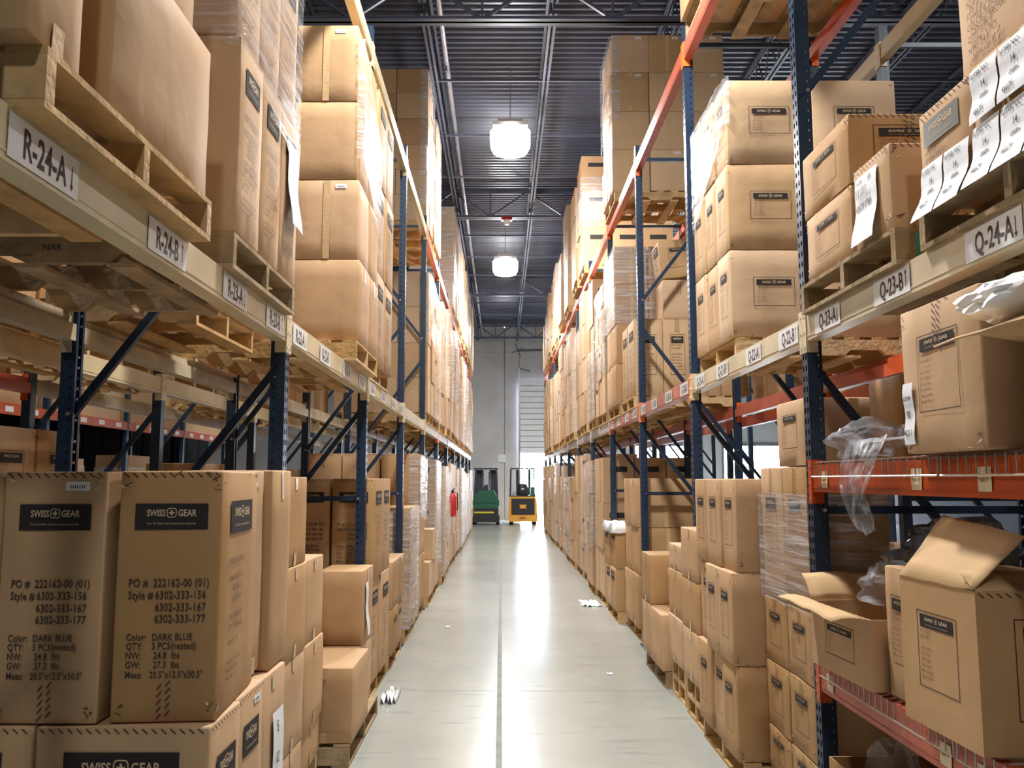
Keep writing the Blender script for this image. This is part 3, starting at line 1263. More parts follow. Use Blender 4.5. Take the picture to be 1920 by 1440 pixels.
def film_patch(x, sgn, y0, y1, zl, zh, label, thick=True, seed=1, front=.10):
    """film clinging to the aisle side of a load (plane x, looking to sgn*X) and round its front corner; zl, zh = heights at (y0, y1)"""
    def fn(u, v):
        L_ = (y1 - y0) + front
        a = u * L_
        t = max(0, (a - front)) / (y1 - y0)
        lo = zl[0] + (zl[1] - zl[0]) * t + .05 * noise.noise(Vector((u * 6, seed, 0)))
        hi = zh[0] + (zh[1] - zh[0]) * t + .03 * noise.noise(Vector((u * 7, seed, 5)))
        z = lo + (hi - lo) * v
        d = .012 + .012 * abs(noise.noise(Vector((u * 5, z * 16 + u * 8, seed))))
        if a < front:
            return (x - sgn * (front - a), y0 - d, z)
        return (x + sgn * d, y0 + a - front, z)
    sheet('stretch_wrap', fn, 30, 26, 'wrap_thick' if thick else 'wrap', label, 'plastic wrap', 0, 'stretch wrap on pallet loads')


# ------------------------------------------------------------------ generic stacks
CNT = {}
LEVZ = {'floor': 0.0, 'lower shelf': Z1T, 'upper shelf': Z2T}
rng = random.Random(5)


def stack(side, level, x, y0, tiers, cols, depth=.45, nback=2, style='plain', wrapz=None, thick=False, m='card', old=None, z0=None, jit=.012, dbl=False, skip=(), pal=True, back_tiers=None, desc=None):
    """side 'L' or 'R'; x = face plane towards the aisle. Boxes: aisle column for every col, plus the camera-facing ones going inwards."""
    key = (side, level)
    CNT[key] = CNT.get(key, 0) + 1
    o_ = ORD[CNT[key] - 1]
    where = '%s pallet on %s %s' % (o_, {'L': 'left', 'R': 'right', 'LB': 'far-left', 'RB': 'far-right'}[side], level)
    s = -1 if side[0] == 'L' else 1
    z = LEVZ[level] if z0 is None else z0
    d = sum(cols)
    if pal:
        pd = 1.17
        xa, xb = x + s * .02, x + s * pd
        old_ = rng.random() < .5 if old is None else old
        pallet(xa, xb, y0, y0 + d, z, '%s wooden pallet, the %s' % ('weathered' if old_ else 'pale', where))
        z += PH
        if dbl:
            pallet(xa, xb, y0, y0 + d, z, 'upper of two piled wooden pallets, the %s' % where)
            z += PH
    face = 'R' if side[0] == 'L' else 'L'
    zz = z
    for ti, h in enumerate(tiers):
        y = y0
        for ci, c in enumerate(cols):
            for bi in range(nback if ci == 0 else 1):
                if (ti, ci, bi) in skip or (ti, ci) in skip:
                    continue
                jx = rng.uniform(-jit, jit)
                xa = x + s * (bi * (depth + .012)) + (jx if bi == 0 else 0)
                xb = xa + s * depth
                pr = []
                sd = rng.randrange(3)
                if style == 'tall':
                    pr = [('F', 'tall_front' if depth < .4 else 'framed_tall'), (face, 'tall_side'), ('F', 'dash')]
                    if bi > 0:
                        pr = [pr[0], ('F', 'dash')]
                    ds = 'logo-printed carton'
                elif style == 'framed':
                    pr = [('F', 'framed'), ('F', 'wear')] + ([(face, 'framed_tall'), (face, 'wear')] if bi == 0 else [])
                    ds = 'framed-logo carton'
                elif style == 'framed2':
                    pr = [(face, 'framed_tall'), (face, 'wear'), ('F', 'wear')] if bi == 0 else [('F', 'framed_tall')]
                    ds = 'small-logo carton'
                elif style == 'striped':
                    pr = [('F', 'dash'), ('F', 'dash_v')] + ([(face, 'dash')] if bi == 0 else [])
                    ds = 'carton edged with dashed tape'
                elif style == 'mixed':
                    q = rng.random()
                    pr = [(face, 'framed_tall')] if q < .3 else ([('F', 'tape'), (face, 'tape')] if q < .7 else [('F', 'small')])
                    ds = 'brown carton'
                else:
                    q = rng.random()
                    pr = [('F', 'tape_long' if q < .5 else 'tape')]
                    if q > .35:
                        pr.append(('F', 'small'))
                    if bi == 0:
                        pr.append((face, 'tape'))
                    ds = 'plain brown carton'
                ds = desc or ds
                tier = ['bottom', 'second', 'third', 'fourth', 'fifth', 'sixth'][ti] + ' tier'
                if bi == 0:
                    pos = '%s from front' % ORD[ci] if len(cols) > 1 else 'aisle side'
                else:
                    pos = '%s inwards' % ORD[bi]
                lab = '%s, %s, %s, %s' % (ds, tier, pos, where)
                carton(min(xa, xb), max(xa, xb), y + .006, y + c - .006, zz + .001, zz + h - .001, lab, pr, 'boxes of the %s' % where, sd, .005, m, rng.uniform(-.008, .008) if nback < 3 else 0)
            y += c
        zz += h
    if wrapz:
        a = z + (zz - z) * wrapz[0]
        b = z + (zz - z) * wrapz[1]
        dd = nback * (depth + .012)
        if y0 < 14 and not thick:
            film_patch(x - s * .012, -s, y0, y0 + d, (a, a - .1), (b - .02, b - .02), 'clear stretch wrap on the aisle side of the %s' % where, True, rng.randrange(100), .12)
            return zz
        wrap(x - s * .014, x + s * dd, y0, y0 + d, a, b, 'clear stretch wrap around the boxes of the %s' % where, thick, rng.randrange(100), .012)
    return zz


FACE = {'L': 'R', 'R': 'L'}

# ===================== LEFT, lower shelf
zs = Z1T + PH
CNT[('L', 'lower shelf')] = 2
pallet(-.96, -2.13, 1.74, 2.78, Z1T, 'pale pallet under the largest box at the upper left, nearest the camera')
carton(-1.52, -.97, 1.68, 1.90, zs, zs + .95, 'plain carton cut by the top left corner of the view', [('R', 'tape')], None, 1, .012)
carton(-1.62, -.97, 2.05, 2.75, zs, zs + .50, 'large plain carton on the nearest left pallet, overhanging its pallet', [], None, 2, .02, wear=.006)
carton(-1.55, -1.03, 2.30, 2.74, zs + .505, zs + 1.0, 'plain carton on top of the large overhanging box at upper left', [('R', 'tape')], None, 0, .008)
carton(-1.5, -1.03, 1.9, 2.27, zs + .505, zs + 1.0, 'plain carton at the top left, beside the one on the large box', [], None, 1, .008)
pallet(-.99, -2.16, 3.12, 4.06, Z1T, 'weathered pallet under the tall logo boxes beside labels R-23-A and R-23-B', True)
st_ = [o for o in bpy.data.objects if o.parent and o.parent.get('label', '').startswith('weathered pallet under the tall') and o.name.startswith('stringer')][0]
sf = Flat()
sf.text('NAR', .50, .065, .032, M['pen'], .01, 1.1, 'CENTER')
mb = MB()
for vs_, fs_, m_, l_ in sf.items:
    mb.add([(a, -.001, b) for a, b in vs_], fs_, m_)
ob('stamp', mb.mesh('stamp'), st_)
for ti in range(2):
    for ci in range(3):
        y = 3.13 + ci * .312
        z = zs + ti * .775
        o = carton(-1.5, -.99 - (.02 if ti else 0), y, y + .308, z, z + .772,
                   'tall logo carton, %s tier, %s from the camera, above label R-23' % (('lower', 'upper')[ti], ORD[ci]), [('R', 'tall_side'), ('R', 'dash')], 'tall boxes above labels R-23', ci, .008)
        if ti == 0 and ci == 2:
            paper_on(o, 'R', .51, .308, .772, .02, .06, .20, .40, amps_of(ci, .008), (), .03)
carton(-2.05, -1.53, 3.13, 3.438, zs, zs + .772, 'tall carton behind the first logo box above label R-23', [('F', 'dash')], None, 0, .008)
film_patch(-.992, 1, 3.13, 4.05, (zs + .74, zs + .52), (zs + 1.56, zs + 1.54), 'shining stretch wrap pulled over the tall logo boxes at upper left', True, 3, .30)
# C
pallet(-.95, -2.12, 5.60, 6.56, Z1T, 'bright yellow pine pallet under the column of plain boxes, upper left')
for ti in range(4):
    z = zs + ti * .552
    for ci in range(2):
        y = 5.66 + ci * .45
        for bi in range(2 if ci == 0 else 1):
            x1 = -.95 - bi * (.49 if ti % 2 == 0 else .44) - (.012 * ti)
            carton(x1 - .48 + (.05 if ti % 2 else 0), x1, y, y + .445, z, z + .55, 'plain carton, %s tier, %s, in the four-high stack left of the aisle' % (('bottom', 'second', 'third', 'top')[ti], ('front corner', 'behind corner')[ci] if bi == 0 else 'inner front'),
                   [('F', 'small'), ('F', 'tape_long')] if ti in (1, 3) else [('R', 'tape_glare')], 'four-high plain boxes at upper left', (ti + ci) % 3, .009, 'card')
film_patch(-.95, 1, 5.66, 6.56, (zs + 1.25, zs + .95), (zs + 2.1, zs + 1.62), 'shining flap of stretch wrap on the side of the four-high plain stack', True, 8, .03)
CNT[('L', 'lower shelf')] = 3
stack('L', 'lower shelf', -1.0, 6.72, [.75, .75, .75], [.5, .5], .4, 1, 'tall')
stack('L', 'lower shelf', -1.0, 11.74, [.48, .48, .5, .5], [.5, .5], .42, 3, 'striped', (.55, 1.0))
stack('L', 'lower shelf', -1.0, 12.86, [.5, .5, .5, .4], [.5, .5], .45, 1, 'mixed', (0, 1), True)
CNT[('L', 'upper shelf')] = 0
stack('L', 'upper shelf', -1.04, 11.74, [.38, .36, .36, .38, .38, .36], [.5, .5], .44, 3, 'mixed', (.1, 1.0), False)
stack('L', 'upper shelf', -1.02, 12.86, [.5, .5, .5, .45], [.5, .5], .45, 1, 'plain', (0, 1), True)


def fill(side, level, start, y_end, zmax, heights, offs):
    """two pallets per bay from frame `start` on"""
    s = -1 if side == 'L' else 1
    x = {'L': -.97, 'R': 1.40}[side]
    for k in range(start, NF - 1):
        for q in range(2):
            y = FY[k] + .13 + q * 1.14
            if y > y_end:
                return
            H = zmax * rng.uniform(*heights)
            h = rng.choice([.42, .5, .56, .65])
            n_ = max(1, int(round(H / h)))
            st = rng.choice(['plain', 'mixed', 'framed', 'tall', 'striped'])
            w_ = None
            r = rng.random()
            if r < (.75 if side == 'L' else .45):
                w_ = (rng.choice([0, 0, .3]), 1.0)
            cols = rng.choice([[.5, .5], [.34, .33, .34]]) if y < 16 else [.5, .5]
            stack(side, level, x + rng.uniform(-.03, .03), y, [H / n_] * n_, cols, rng.choice([.4, .5]), 2, st, w_, rng.random() < (.7 if side == 'L' else .35), rng.choice(['card', 'card', 'card2']))


fill('L', 'lower shelf', 5, 40, 2.25, (.85, 1.0), 0)
stack('L', 'upper shelf', -1.0, 17.7, [.53] * 4, [.5, .45], .45, 2, 'plain', (.0, 1), True)
fill('L', 'upper shelf', 7, 40, 2.25, (.85, 1.0), 0)

# ===================== LEFT, floor
G0 = 'tall logo boxes at lower left'
pallet(-.88, -2.05, 2.68, 3.72, 0, 'pallet under the nearest logo boxes at the lower left')
zl, zu = .145, .958
for i, (xa, xb) in enumerate(((-1.392, -.872), (-1.92, -1.402))):
    o = carton(xa, xb, 2.685, 2.999, zl, .955, 'wide logo carton at the bottom left, %s' % ('carrying the two nearest tall boxes' if i == 0 else 'leftmost and cut by the frame'), [], G0, 1, .006, wear=.003)
    w, h = xb - xa, .955 - zl
    f = Flat()
    f.logo(0.0, h / 2 - .135, .345, .125, M['panel'], M['panel_light'], True, True)
    A = amps_of(1, .006)
    q1, q2 = Flat(), Flat()
    q1.items, q2.items = f.items[:1], f.items[1:]
    p_ = ob('logo_panel', bent(q1, 'F', w, .314, h, A, .003).mesh('p'), o, label='dark printed logo panel')
    ob('logo_lettering', bent(q2, 'F', w, .314, h, A, .003).mesh('p'), p_)
    f = Flat()
    f.rect(-.17, h / 2 - .045, .085, .03, M['paper'], 0, 2, 1)
    for k in range(9):
        f.rect(-.19 + k * .005, h / 2 - .047, .0025, .010, M['ink'], 1, 1, 1)
    if i:
        ob('barcode_sticker', bent(f, 'F', w, .314, h, A, .003).mesh('p'), o, label='small white barcode sticker')
    ob('striped_tape', bent(lay_dash(w, h), 'F', w, .314, h, A, .003).mesh('p'), o)
    if i == 0:
        q = lay_tall_side(.314, h)
        ob('side_print', bent(q, 'R', w, .314, h, A, .003).mesh('p'), o)
        ob('edge_tape', bent(lay_dash(.314, h), 'R', w, .314, h, A, .003).mesh('p'), o)
carton(-1.40, -.885, 3.005, 3.315, zl, .955, 'logo carton on the floor pallet, second behind the wide one at bottom left', [('R', 'tall_side'), ('R', 'dash'), ('R', 'small')], G0, 0, .006)
o = carton(-1.42, -.90, 3.33, 3.70, zl, .94, 'plain carton with a long paper sheet beside the post at lower left', [('R', 'tape')], G0, 2, .006)
paper_on(o, 'R', .52, .37, .795, .06, -.02, .17, .52, amps_of(2, .006), [('5', .05, .08, .06), ('12', .04, .20, .06), ('24/5', .03, .36, .05)], .03)
ROT = math.radians(4.0)
carton(-1.205, -.892, 2.72, 3.24, zu, 1.718, 'second tall logo box from the left, nearest the aisle at lower left', [('F', 'tall_front'), ('R', 'tall_side'), ('F', 'dash'), ('F', 'wear'), ('R', 'wear')], G0, 0, .008, rot=ROT, wear=.003)
carton(-1.538, -1.219, 2.70, 3.22, zu, 1.716, 'leftmost fully printed tall logo box at lower left, with barcode sticker', [('F', 'tall_front'), ('F', 'dash'), ('F', 'small'), ('F', 'wear')], G0, 1, .008, rot=-.01, wear=.003)
carton(-1.872, -1.552, 2.72, 3.24, zu, 1.716, 'tall logo box cut by the left edge of the view', [('F', 'tall_front'), ('F', 'dash')], G0, 2, .008, wear=.003)
carton(-1.46, -.945, 3.26, 3.47, zu, 1.725, 'narrow plain tall box behind the second tall logo box', [('R', 'tape')], G0, 1, .01, wear=.004)
carton(-1.44, -.915, 3.485, 3.78, zu - .012, 1.728, 'plain tall box with cut-out handle mark, beside the first left post', [('R', 'tape_glare')], G0, 0, .01, wear=.004)
CNT[('L', 'floor')] = 1
stack('L', 'floor', -1.045, 4.19, [.22, .45, .45, .45], [.50, .50], .5, 1, 'plain', desc='plain carton with shiny tape', skip=((3, 1),))
# F2: two low boxes with visible tops
pallet(-.90, -2.07, 5.30, 6.50, 0, 'pallet under the two low plain boxes left of the aisle', True)
G1 = 'low plain boxes left of the aisle'
carton(-1.235, -.885, 5.31, 5.93, .14, .575, 'low plain carton with its taped top showing, lower left of aisle', [('F', 'tape')], G1, 0, .006, 'card')
carton(-1.62, -1.26, 5.31, 5.93, .14, .575, 'low plain carton left of the one with its taped top showing', [], G1, 1, .006, 'card')
carton(-1.26, -.95, 6.0, 6.48, .14, .575, 'low plain carton directly under the shorter plain box', [], G1, 1, .006, 'card')
o = carton(-1.25, -.945, 6.0, 6.48, .577, 1.07, 'short plain carton in front of the second left post', [('R', 'tape_glare')], G1, 2, .006, 'card')
paper_on(o, 'R', .305, .48, .493, -.1, -.02, .1, .36, amps_of(2, .006), (), .02)
tp = MB()
tp.box(-.06, .06, -.3, .3, .4362, .4368)
stack('L', 'floor', -.99, 6.71, [.79, .775], [.52, .52], .32, 3, 'tall')
stack('L', 'floor', -.98, 7.86, [.4, .42], [.5, .5], .45, 2, 'mixed')
stack('L', 'floor', -.99, 9.25, [.42, .42, .42], [.5, .5], .45, 2, 'plain', (.0, 1.0), True)
stack('L', 'floor', -1.0, 10.42, [.62, .62, .63], [.55, .5], .45, 3, 'striped', (.6, 1))
stack('L', 'floor', -.96, 11.80, [.45, .42], [.4, .45], .35, 1, 'plain', skip=((1, 0),))
stack('L', 'floor', -.98, 12.82, [.62, .62, .62], [.5, .5], .4, 2, 'tall', (.2, 1))
fill('L', 'floor', 5, 40, 2.0, (.8, 1.0), 0)

# ===================== RIGHT, lower shelf
pallet(1.44, 2.61, 1.86, 2.90, Z1T, 'dark pallet at the upper right edge, over label Q-24-A', True)
G2 = 'logo boxes with hanging papers at upper right'
P = []
o = carton(1.45, 1.95, 2.545, 2.885, zs, zs + .335, 'logo carton with hanging papers, far end of the upper right pallet', [('L', 'panel_small'), ('L', 'dash'), ('L', 'wear')], G2, 0, .008, wear=.005)
P.append((o, .5, .34, .335, 0))
o = carton(1.44, 1.95, 2.06, 2.53, zs, zs + .335, 'carton covered by rows of hand-marked papers at the right edge', [('L', 'tape')], G2, 1, .008, wear=.005)
P.append((o, .51, .47, .335, 1))
carton(1.53, 2.05, 2.30, 2.74, zs + .34, zs + .86, 'large logo carton on top of the boxes with hanging papers', [('L', 'panel_small'), ('L', 'dash'), ('L', 'wear')], G2, 2, .01, wear=.005)
carton(1.50, 2.05, 1.80, 2.27, zs + .34, zs + .86, 'upper carton with hand-marked sheets, cut by the right edge', [('L', 'panel_small'), ('L', 'wear')], G2, 0, .01, wear=.005)
carton(1.47, 1.97, 1.69, 2.04, zs, zs + .335, 'logo carton beyond the right edge above label Q-24', [('L', 'framed_big')], G2, 2, .01, wear=.005)
HW = [('SUITER 7OC', .008, .03, .022), ('14', .06, .075, .03), ('GREEN', .05, .105, .018), ('46675', .03, .15, .026)]
for (o, w, d, h, sd) in P:
    n_ = 2 if sd == 0 else 3
    for i in range(n_):
        cx = (i - (n_ - 1) / 2) * .155
        paper_on(o, 'L', w, d, h, cx, -h / 2 + .045, .145, .19, amps_of(sd, .008), HW, .05)
        if sd == 1:
            paper_on(o, 'L', w, d, h, cx, -h / 2 + .235, .145, .17, amps_of(sd, .008), HW, .01)
pallet(1.43, 2.60, 3.06, 4.05, Z1T, 'grey weathered pallet with a green mark over label Q-23-A', True)
st_ = [o for o in bpy.data.objects if o.parent and o.parent.get('label', '').startswith('grey weathered pallet with') and o.name.startswith('stringer')][0]
mb = MB()
mb.box(.075, .092, -.0015, 0, .02, .116, mat('green_mark', (.03, .32, .22), .6))
ob('green_mark', mb.mesh('mark'), st_, label='green painted mark')
G3 = 'framed logo boxes over label Q-23'
o = carton(1.44, 1.94, 3.09, 3.42, zs, zs + .33, 'carton with crumpled white barcode sheet over label Q-23-B', [('F', 'dash'), ('L', 'dash'), ('L', 'wear'), ('F', 'wear')], G3, 0, .008, wear=.005)
f_ = [('6267313703', .01, .14, .036), ('59', .13, .04, .03), ('SUITER', .02, .03, .02)]
pp = paper_on(o, 'L', .5, .33, .33, -.03, -.02, .2, .28, amps_of(0, .008), f_, .03)
fb = Flat()
for k in range(11):
    fb.rect(-.10 + k * .0105, .045, rng.choice([.003, .005]), .04, M['pen'], 1, 1, 1)
ob('barcode', bent(fb, 'L', .5, .33, .33, amps_of(0, .008), .020).mesh('b'), pp)
carton(1.44, 1.94, 3.45, 3.97, zs, zs + .295, 'lower framed-logo carton beside the barcode sheet, over label Q-23-A', [('L', 'framed_tall'), ('L', 'wear')], G3, 1, .008, wear=.004)
carton(1.44, 1.94, 3.45, 3.99, zs + .298, zs + .60, 'upper framed-logo carton beside the first right post', [('L', 'framed_tall'), ('F', 'framed_big'), ('F', 'dash'), ('F', 'dash_v'), ('L', 'wear')], G3, 2, .008, wear=.004)
carton(1.96, 2.46, 3.09, 3.42, zs, zs + .33, 'carton inwards of the one with the barcode sheet', [('F', 'tape')], G3, 1, .008)
CNT[('R', 'lower shelf')] = 2
zt_ = stack('R', 'lower shelf', 1.49, 5.50, [.575, .58, .58], [.33, .33, .34], .56, 2, 'framed', None, m='card2', old=True, jit=.008, desc='big framed-logo carton')
film_patch(1.49, -1, 5.5, 6.5, (zs + 1.42, zs + .95), (zs + 1.755, zs + 1.75), 'torn shining stretch wrap over the big framed-logo boxes', True, 12, .02)
# V: tall boxes, one tilted on top
pallet(1.45, 2.62, 9.4, 10.4, Z1T, 'yellow pallet under the tall striped boxes behind the third right post')
G4 = 'tall dashed boxes behind the third right post'
for i in range(4):
    xa = 1.47 + i * .315
    carton(xa, xa + .31, 9.42, 9.90, zs, zs + .86, 'tall dashed-tape carton, bottom row, %s from the aisle, behind third right post' % ORD[i], [('F', 'framed_tall'), ('F', 'dash'), ('F', 'dash_v'), ('L', 'tall_side')] if i == 0 else [('F', 'framed_tall'), ('F', 'dash'), ('F', 'dash_v')], G4, i % 3, .006, 'card2')
carton(1.47, 1.78, 9.92, 10.38, zs, zs + .86, 'tall dashed-tape carton, bottom row, rear, behind third right post', [('L', 'tall_side')], G4, 1, .006, 'card2')
carton(1.80, 2.15, 9.44, 9.90, zs + .865, zs + 1.30, 'upper dashed-tape carton under the tilted one', [('F', 'dash_v')], G4, 0, .006, 'card2')
carton(2.17, 2.6, 9.44, 9.90, zs + .865, zs + 1.30, 'upper dashed-tape carton, inner, on the tall row', [('F', 'dash_v')], G4, 0, .006, 'card2')
carton(1.80, 2.20, 9.46, 9.88, zs + 1.335, zs + 1.77, 'tilted logo carton topping the tall dashed boxes', [('F', 'framed_tall'), ('F', 'dash_v'), ('L', 'tall_side')], G4, 2, .006, 'card2', tilt=(0, -.10))
CNT[('R', 'lower shelf')] = 4
stack('R', 'lower shelf', 1.42, 10.52, [.5, .5, .5, .48], [.5, .5], .4, 2, 'plain', (.5, 1), True)
stack('R', 'lower shelf', 1.42, 11.78, [.5, .5, .5, .3], [.34, .34, .34], .4, 2, 'mixed', (.3, 1))
stack('R', 'lower shelf', 1.40, 12.95, [.72, .72, .7], [.5, .5], .4, 2, 'tall', (.0, .5))
fill('R', 'lower shelf', 5, 40, 2.25, (.75, 1.0), 0)
# upper shelf right
CNT[('R', 'upper shelf')] = 0
pallet(1.46, 2.63, 5.45, 6.5, Z2T, 'pallet seen from below on the top right shelf', True)
carton(1.42, 2.0, 5.5, 6.5, Z2T + PH, Z2T + PH + .9, 'carton whose edge shows above the red top beam', [('L', 'tape')], None, 1, .006, 'card2')
carton(2.02, 2.6, 5.5, 6.5, Z2T + PH, Z2T + PH + .9, 'carton inwards on the highest near pallet', [], None, 2, .006, 'card')
pallet(1.46, 2.63, 4.25, 5.35, Z2T, 'second pallet seen from below on the top right shelf, nearer', True)
carton(1.46, 2.5, 4.3, 5.3, Z2T + PH, Z2T + PH + .8, 'wide carton above the nearer top right pallet', [], None, 0, .006)
CNT[('R', 'upper shelf')] = 2
stack('R', 'upper shelf', 1.40, 10.50, [.54, .50, .52, .50], [.5, .5], .47, 3, 'plain', (.45, 1), False, m='card2', old=False)
stack('R', 'upper shelf', 1.38, 14.25, [.65, .65, .6], [.5, .5], .5, 3, 'tall', (.4, .8), True)
stack('R', 'upper shelf', 1.36, 15.4, [.6, .6, .55], [.5, .5], .5, 2, 'plain')
stack('R', 'upper shelf', 1.38, 17.65, [.55, .55, .6, .45], [.5, .5], .5, 2, 'plain', (.3, 1))
stack('R', 'upper shelf', 1.36, 19.3, [.5, .5, .55], [.5, .5], .5, 2, 'plain', (.3, 1))
fill('R', 'upper shelf', 8, 40, 2.0, (.7, 1.0), 0)

# ===================== RIGHT, near bay shelves
zA, zB = .885, 1.78
G5 = 'boxes on the red shelves at right'
o = carton(1.405, 1.93, 2.50, 3.0, zB, zB + .49, 'large logo carton on the middle red shelf, with a paper reading 46211', [('L', 'framed_tall_big'), ('L', 'dash_v'), ('F', 'tape'), ('L', 'wear')], G5, 0, .010, wear=.004)
paper_on(o, 'L', .525, .5, .49, -.205, -.11, .075, .21, amps_of(0, .010), [('66573098', .004, .06, .019), ('90', .018, .12, .036), ('46211', .006, .18, .030)], .0)
carton(1.70, 2.10, 3.66, 3.98, zB, zB + .36, 'dim framed-logo carton at the back of the middle shelf', [('F', 'framed_big'), ('F', 'dash'), ('F', 'dash_v')], G5, 2, .006)
# big open box on bottom shelf
_cm_open = {}


def open_box(x0, x1, y0, y1, z0, z1, label, flaps, seed=0, m='card', group=None, rot=0, prints=(), t=.006):
    """open carton: four walls, floor and the flaps = [(side, angle from vertical, length, skew)]"""
    w, d, h = x1 - x0, y1 - y0, z1 - z0
    mb = MB()
    mb.box(-w / 2, w / 2, -d / 2, d / 2, 0, t)
    for a in ((-w / 2, -w / 2 + t, -d / 2, d / 2), (w / 2 - t, w / 2, -d / 2, d / 2), (-w / 2 + t, w / 2 - t, -d / 2, -d / 2 + t), (-w / 2 + t, w / 2 - t, d / 2 - t, d / 2)):
        # walls in a coarse grid so that they can sag
        mb.box(*a, t, h)
    o = ob('open_carton', mb.mesh('open_box', M[m]), None, ((x0 + x1) / 2, (y0 + y1) / 2, z0), (0, 0, rot), label=label, category='box', group=group)
    for (sd, ang, ln, skew) in flaps:
        L_ = w if sd in 'FB' else d
        n_ = 8
        k = 4
        vs, fs = [], []
        for j in range(k + 1):
            for i in range(n_ + 1):
                u = (i / n_ - .5) * (L_ - .01)
                v = ln * j / k
                a = ang + .25 * (j / k) ** 2 * (1 if ang > .2 else 0)
                out, up = math.sin(a) * v, math.cos(a) * v
                up += .012 * noise.noise(Vector((u * 6 + seed, v * 8, 1))) + skew * u * (j / k)
                if sd == 'F':
                    p = (u, -d / 2 - out, h + up)
                elif sd == 'B':
                    p = (u, d / 2 + out, h + up)
                elif sd == 'L':
                    p = (-w / 2 - out, u, h + up)
                else:
                    p = (w / 2 + out, u, h + up)
                vs.append(p)
        for j in range(k):
            for i in range(n_):
                a = j * (n_ + 1) + i
                fs.append((a, a + 1, a + n_ + 2, a + n_ + 1))
        f = MB()
        f.add(vs, fs)
        fl = ob('flap', f.mesh('flap', M['card_in'], True), o)
        md = fl.modifiers.new('thickness', 'SOLIDIFY')
        md.thickness = .005
    A = [0] * 6
    for face, kind in prints:
        ob(NAMES[kind], bent(LAYS[kind](w if face == 'F' else d, h), face, w, d, h, A, .0012).mesh('print'), o)
    return o


open_box(1.40, 1.96, 2.63, 3.09, zA, 1.36, 'open logo carton on the bottom red shelf with its flap standing out', [('F', -1.0, .10, 0), ('L', -.75, .25, .1), ('R', .3, .2, 0)], 1, 'card', G5, .03, [('L', 'framed_tall_big'), ('F', 'framed_big'), ('F', 'dash'), ('F', 'dash_v')])
o = carton(1.47, 1.95, 3.12, 3.38, zA, zA + .48, 'narrow carton between the open logo carton and the crumpled one', [('L', 'framed_tall')], G5, 2, .008, wear=.006)
open_box(1.40, 1.90, 3.41, 3.97, zA, zA + .27, 'crumpled open carton with sagging flap, far end of bottom red shelf', [('L', 1.25, .15, .05), ('B', .5, .15, 0)], 4, 'card', G5, .05, [('L', 'framed'), ('F', 'framed')])
open_box(1.98, 2.48, 3.35, 3.9, zA, zA + .36, 'small open carton behind the crumpled one', [('L', .9, .14, .0), ('F', .9, .16, .2)], 5, 'card', G5, .0, [('F', 'framed')])
open_box(2.0, 2.5, 2.62, 3.25, zA, zA + .40, 'open carton at the back whose tall flap stands upright', [('B', .02, .26, 0), ('F', .15, .2, .0)], 6, 'card', G5, 0, [])
open_box(1.42, 1.98, 3.0, 3.9, .02, .50, 'open carton on the floor below the bottom red shelf', [('R', .2, .15, 0), ], 7, 'card', G5, .0, [('L', 'tape')])
open_box(1.98, 2.5, 1.9, 2.4, zA, zA + .62, 'carton at the right edge behind the open logo carton', [('B', .1, .15, 0)], 8, 'card', G5, .0, [('F', 'framed'), ('F', 'dash')])
open_box(1.47, 1.98, 1.90, 2.40, zB, zB + .30, 'open logo carton at the right edge, its flap under the white plastic sheet', [('L', 1.38, .26, .0), ('B', .3, .15, 0)], 9, 'card', G5, .0, [('L', 'framed_tall_big'), ('L', 'small')])


def crumple(name, loc, sc, seed, m, label, cat='plastic bag', group=None, amp=.35, freq=2.2, sub=4, rot=0, flat=0):
    import bmesh
    bm = bmesh.new()
    bmesh.ops.create_icosphere(bm, subdivisions=sub, radius=1)
    for v in bm.verts:
        p = v.co.copy()
        q = p * freq + Vector((seed * 5.3, seed, 0))
        vd = noise.voronoi(q * .9)[0]
        vd2 = noise.voronoi(q * 2.1 + Vector((3, 1, 2)))[0]
        r = 1 + amp * .8 * noise.noise(q * .6) + amp * .55 * (vd[1] - vd[0] - .3) - amp * .35 * (vd2[1] - vd2[0] - .2)
        v.co = Vector((p.x * sc[0], p.y * sc[1], max(p.z, -.75 + flat) * sc[2])) * r
    zmin = min(v.co.z for v in bm.verts)
    for v in bm.verts:
        v.co.z -= zmin
    me = bpy.data.meshes.new(name)
    bm.to_mesh(me)
    bm.free()
    me.materials.append(M[m])
    me.shade_smooth()
    me.set_sharp_from_angle(angle=math.radians(18))
    return ob(name, me, None, loc, (0, 0, rot), label=label, category=cat, group=group)


# bagged garment and clear bag spilling over the middle shelf
b1 = crumple('bagged_garment', (1.72, 3.28, zB), (.20, .24, .10), 2, 'bag', 'clear plastic bag with dark clothes beside the 46211 box', amp=.4)
crumple('clothes', (0, 0, .01), (.15, .19, .075), 3, 'darkcloth', None, None)
cl = bpy.data.objects['clothes']
cl.parent = b1
del_keys = [k for k in ('label', 'category') if k in cl]
for k in del_keys:
    del cl[k]


def hang(u, v):
    y = 3.30 + (u - .5) * (.42 - .25 * v)
    y += .05 * v
    if v < .25:
        x = 1.60 - v * .8
        z = zB + .075 - v * .06
    else:
        t = (v - .25) / .75
        x = 1.405 - .05 * math.sin(t * 3)
        z = zB + .06 - t * .36 + .05 * abs(u - .5)
    r = noise.noise(Vector((u * 7, v * 5, 3)))
    r2 = noise.noise(Vector((u * 16, v * 9, 7)))
    return (x + .035 * r + .012 * r2, y + .02 * r2, z + .02 * r)


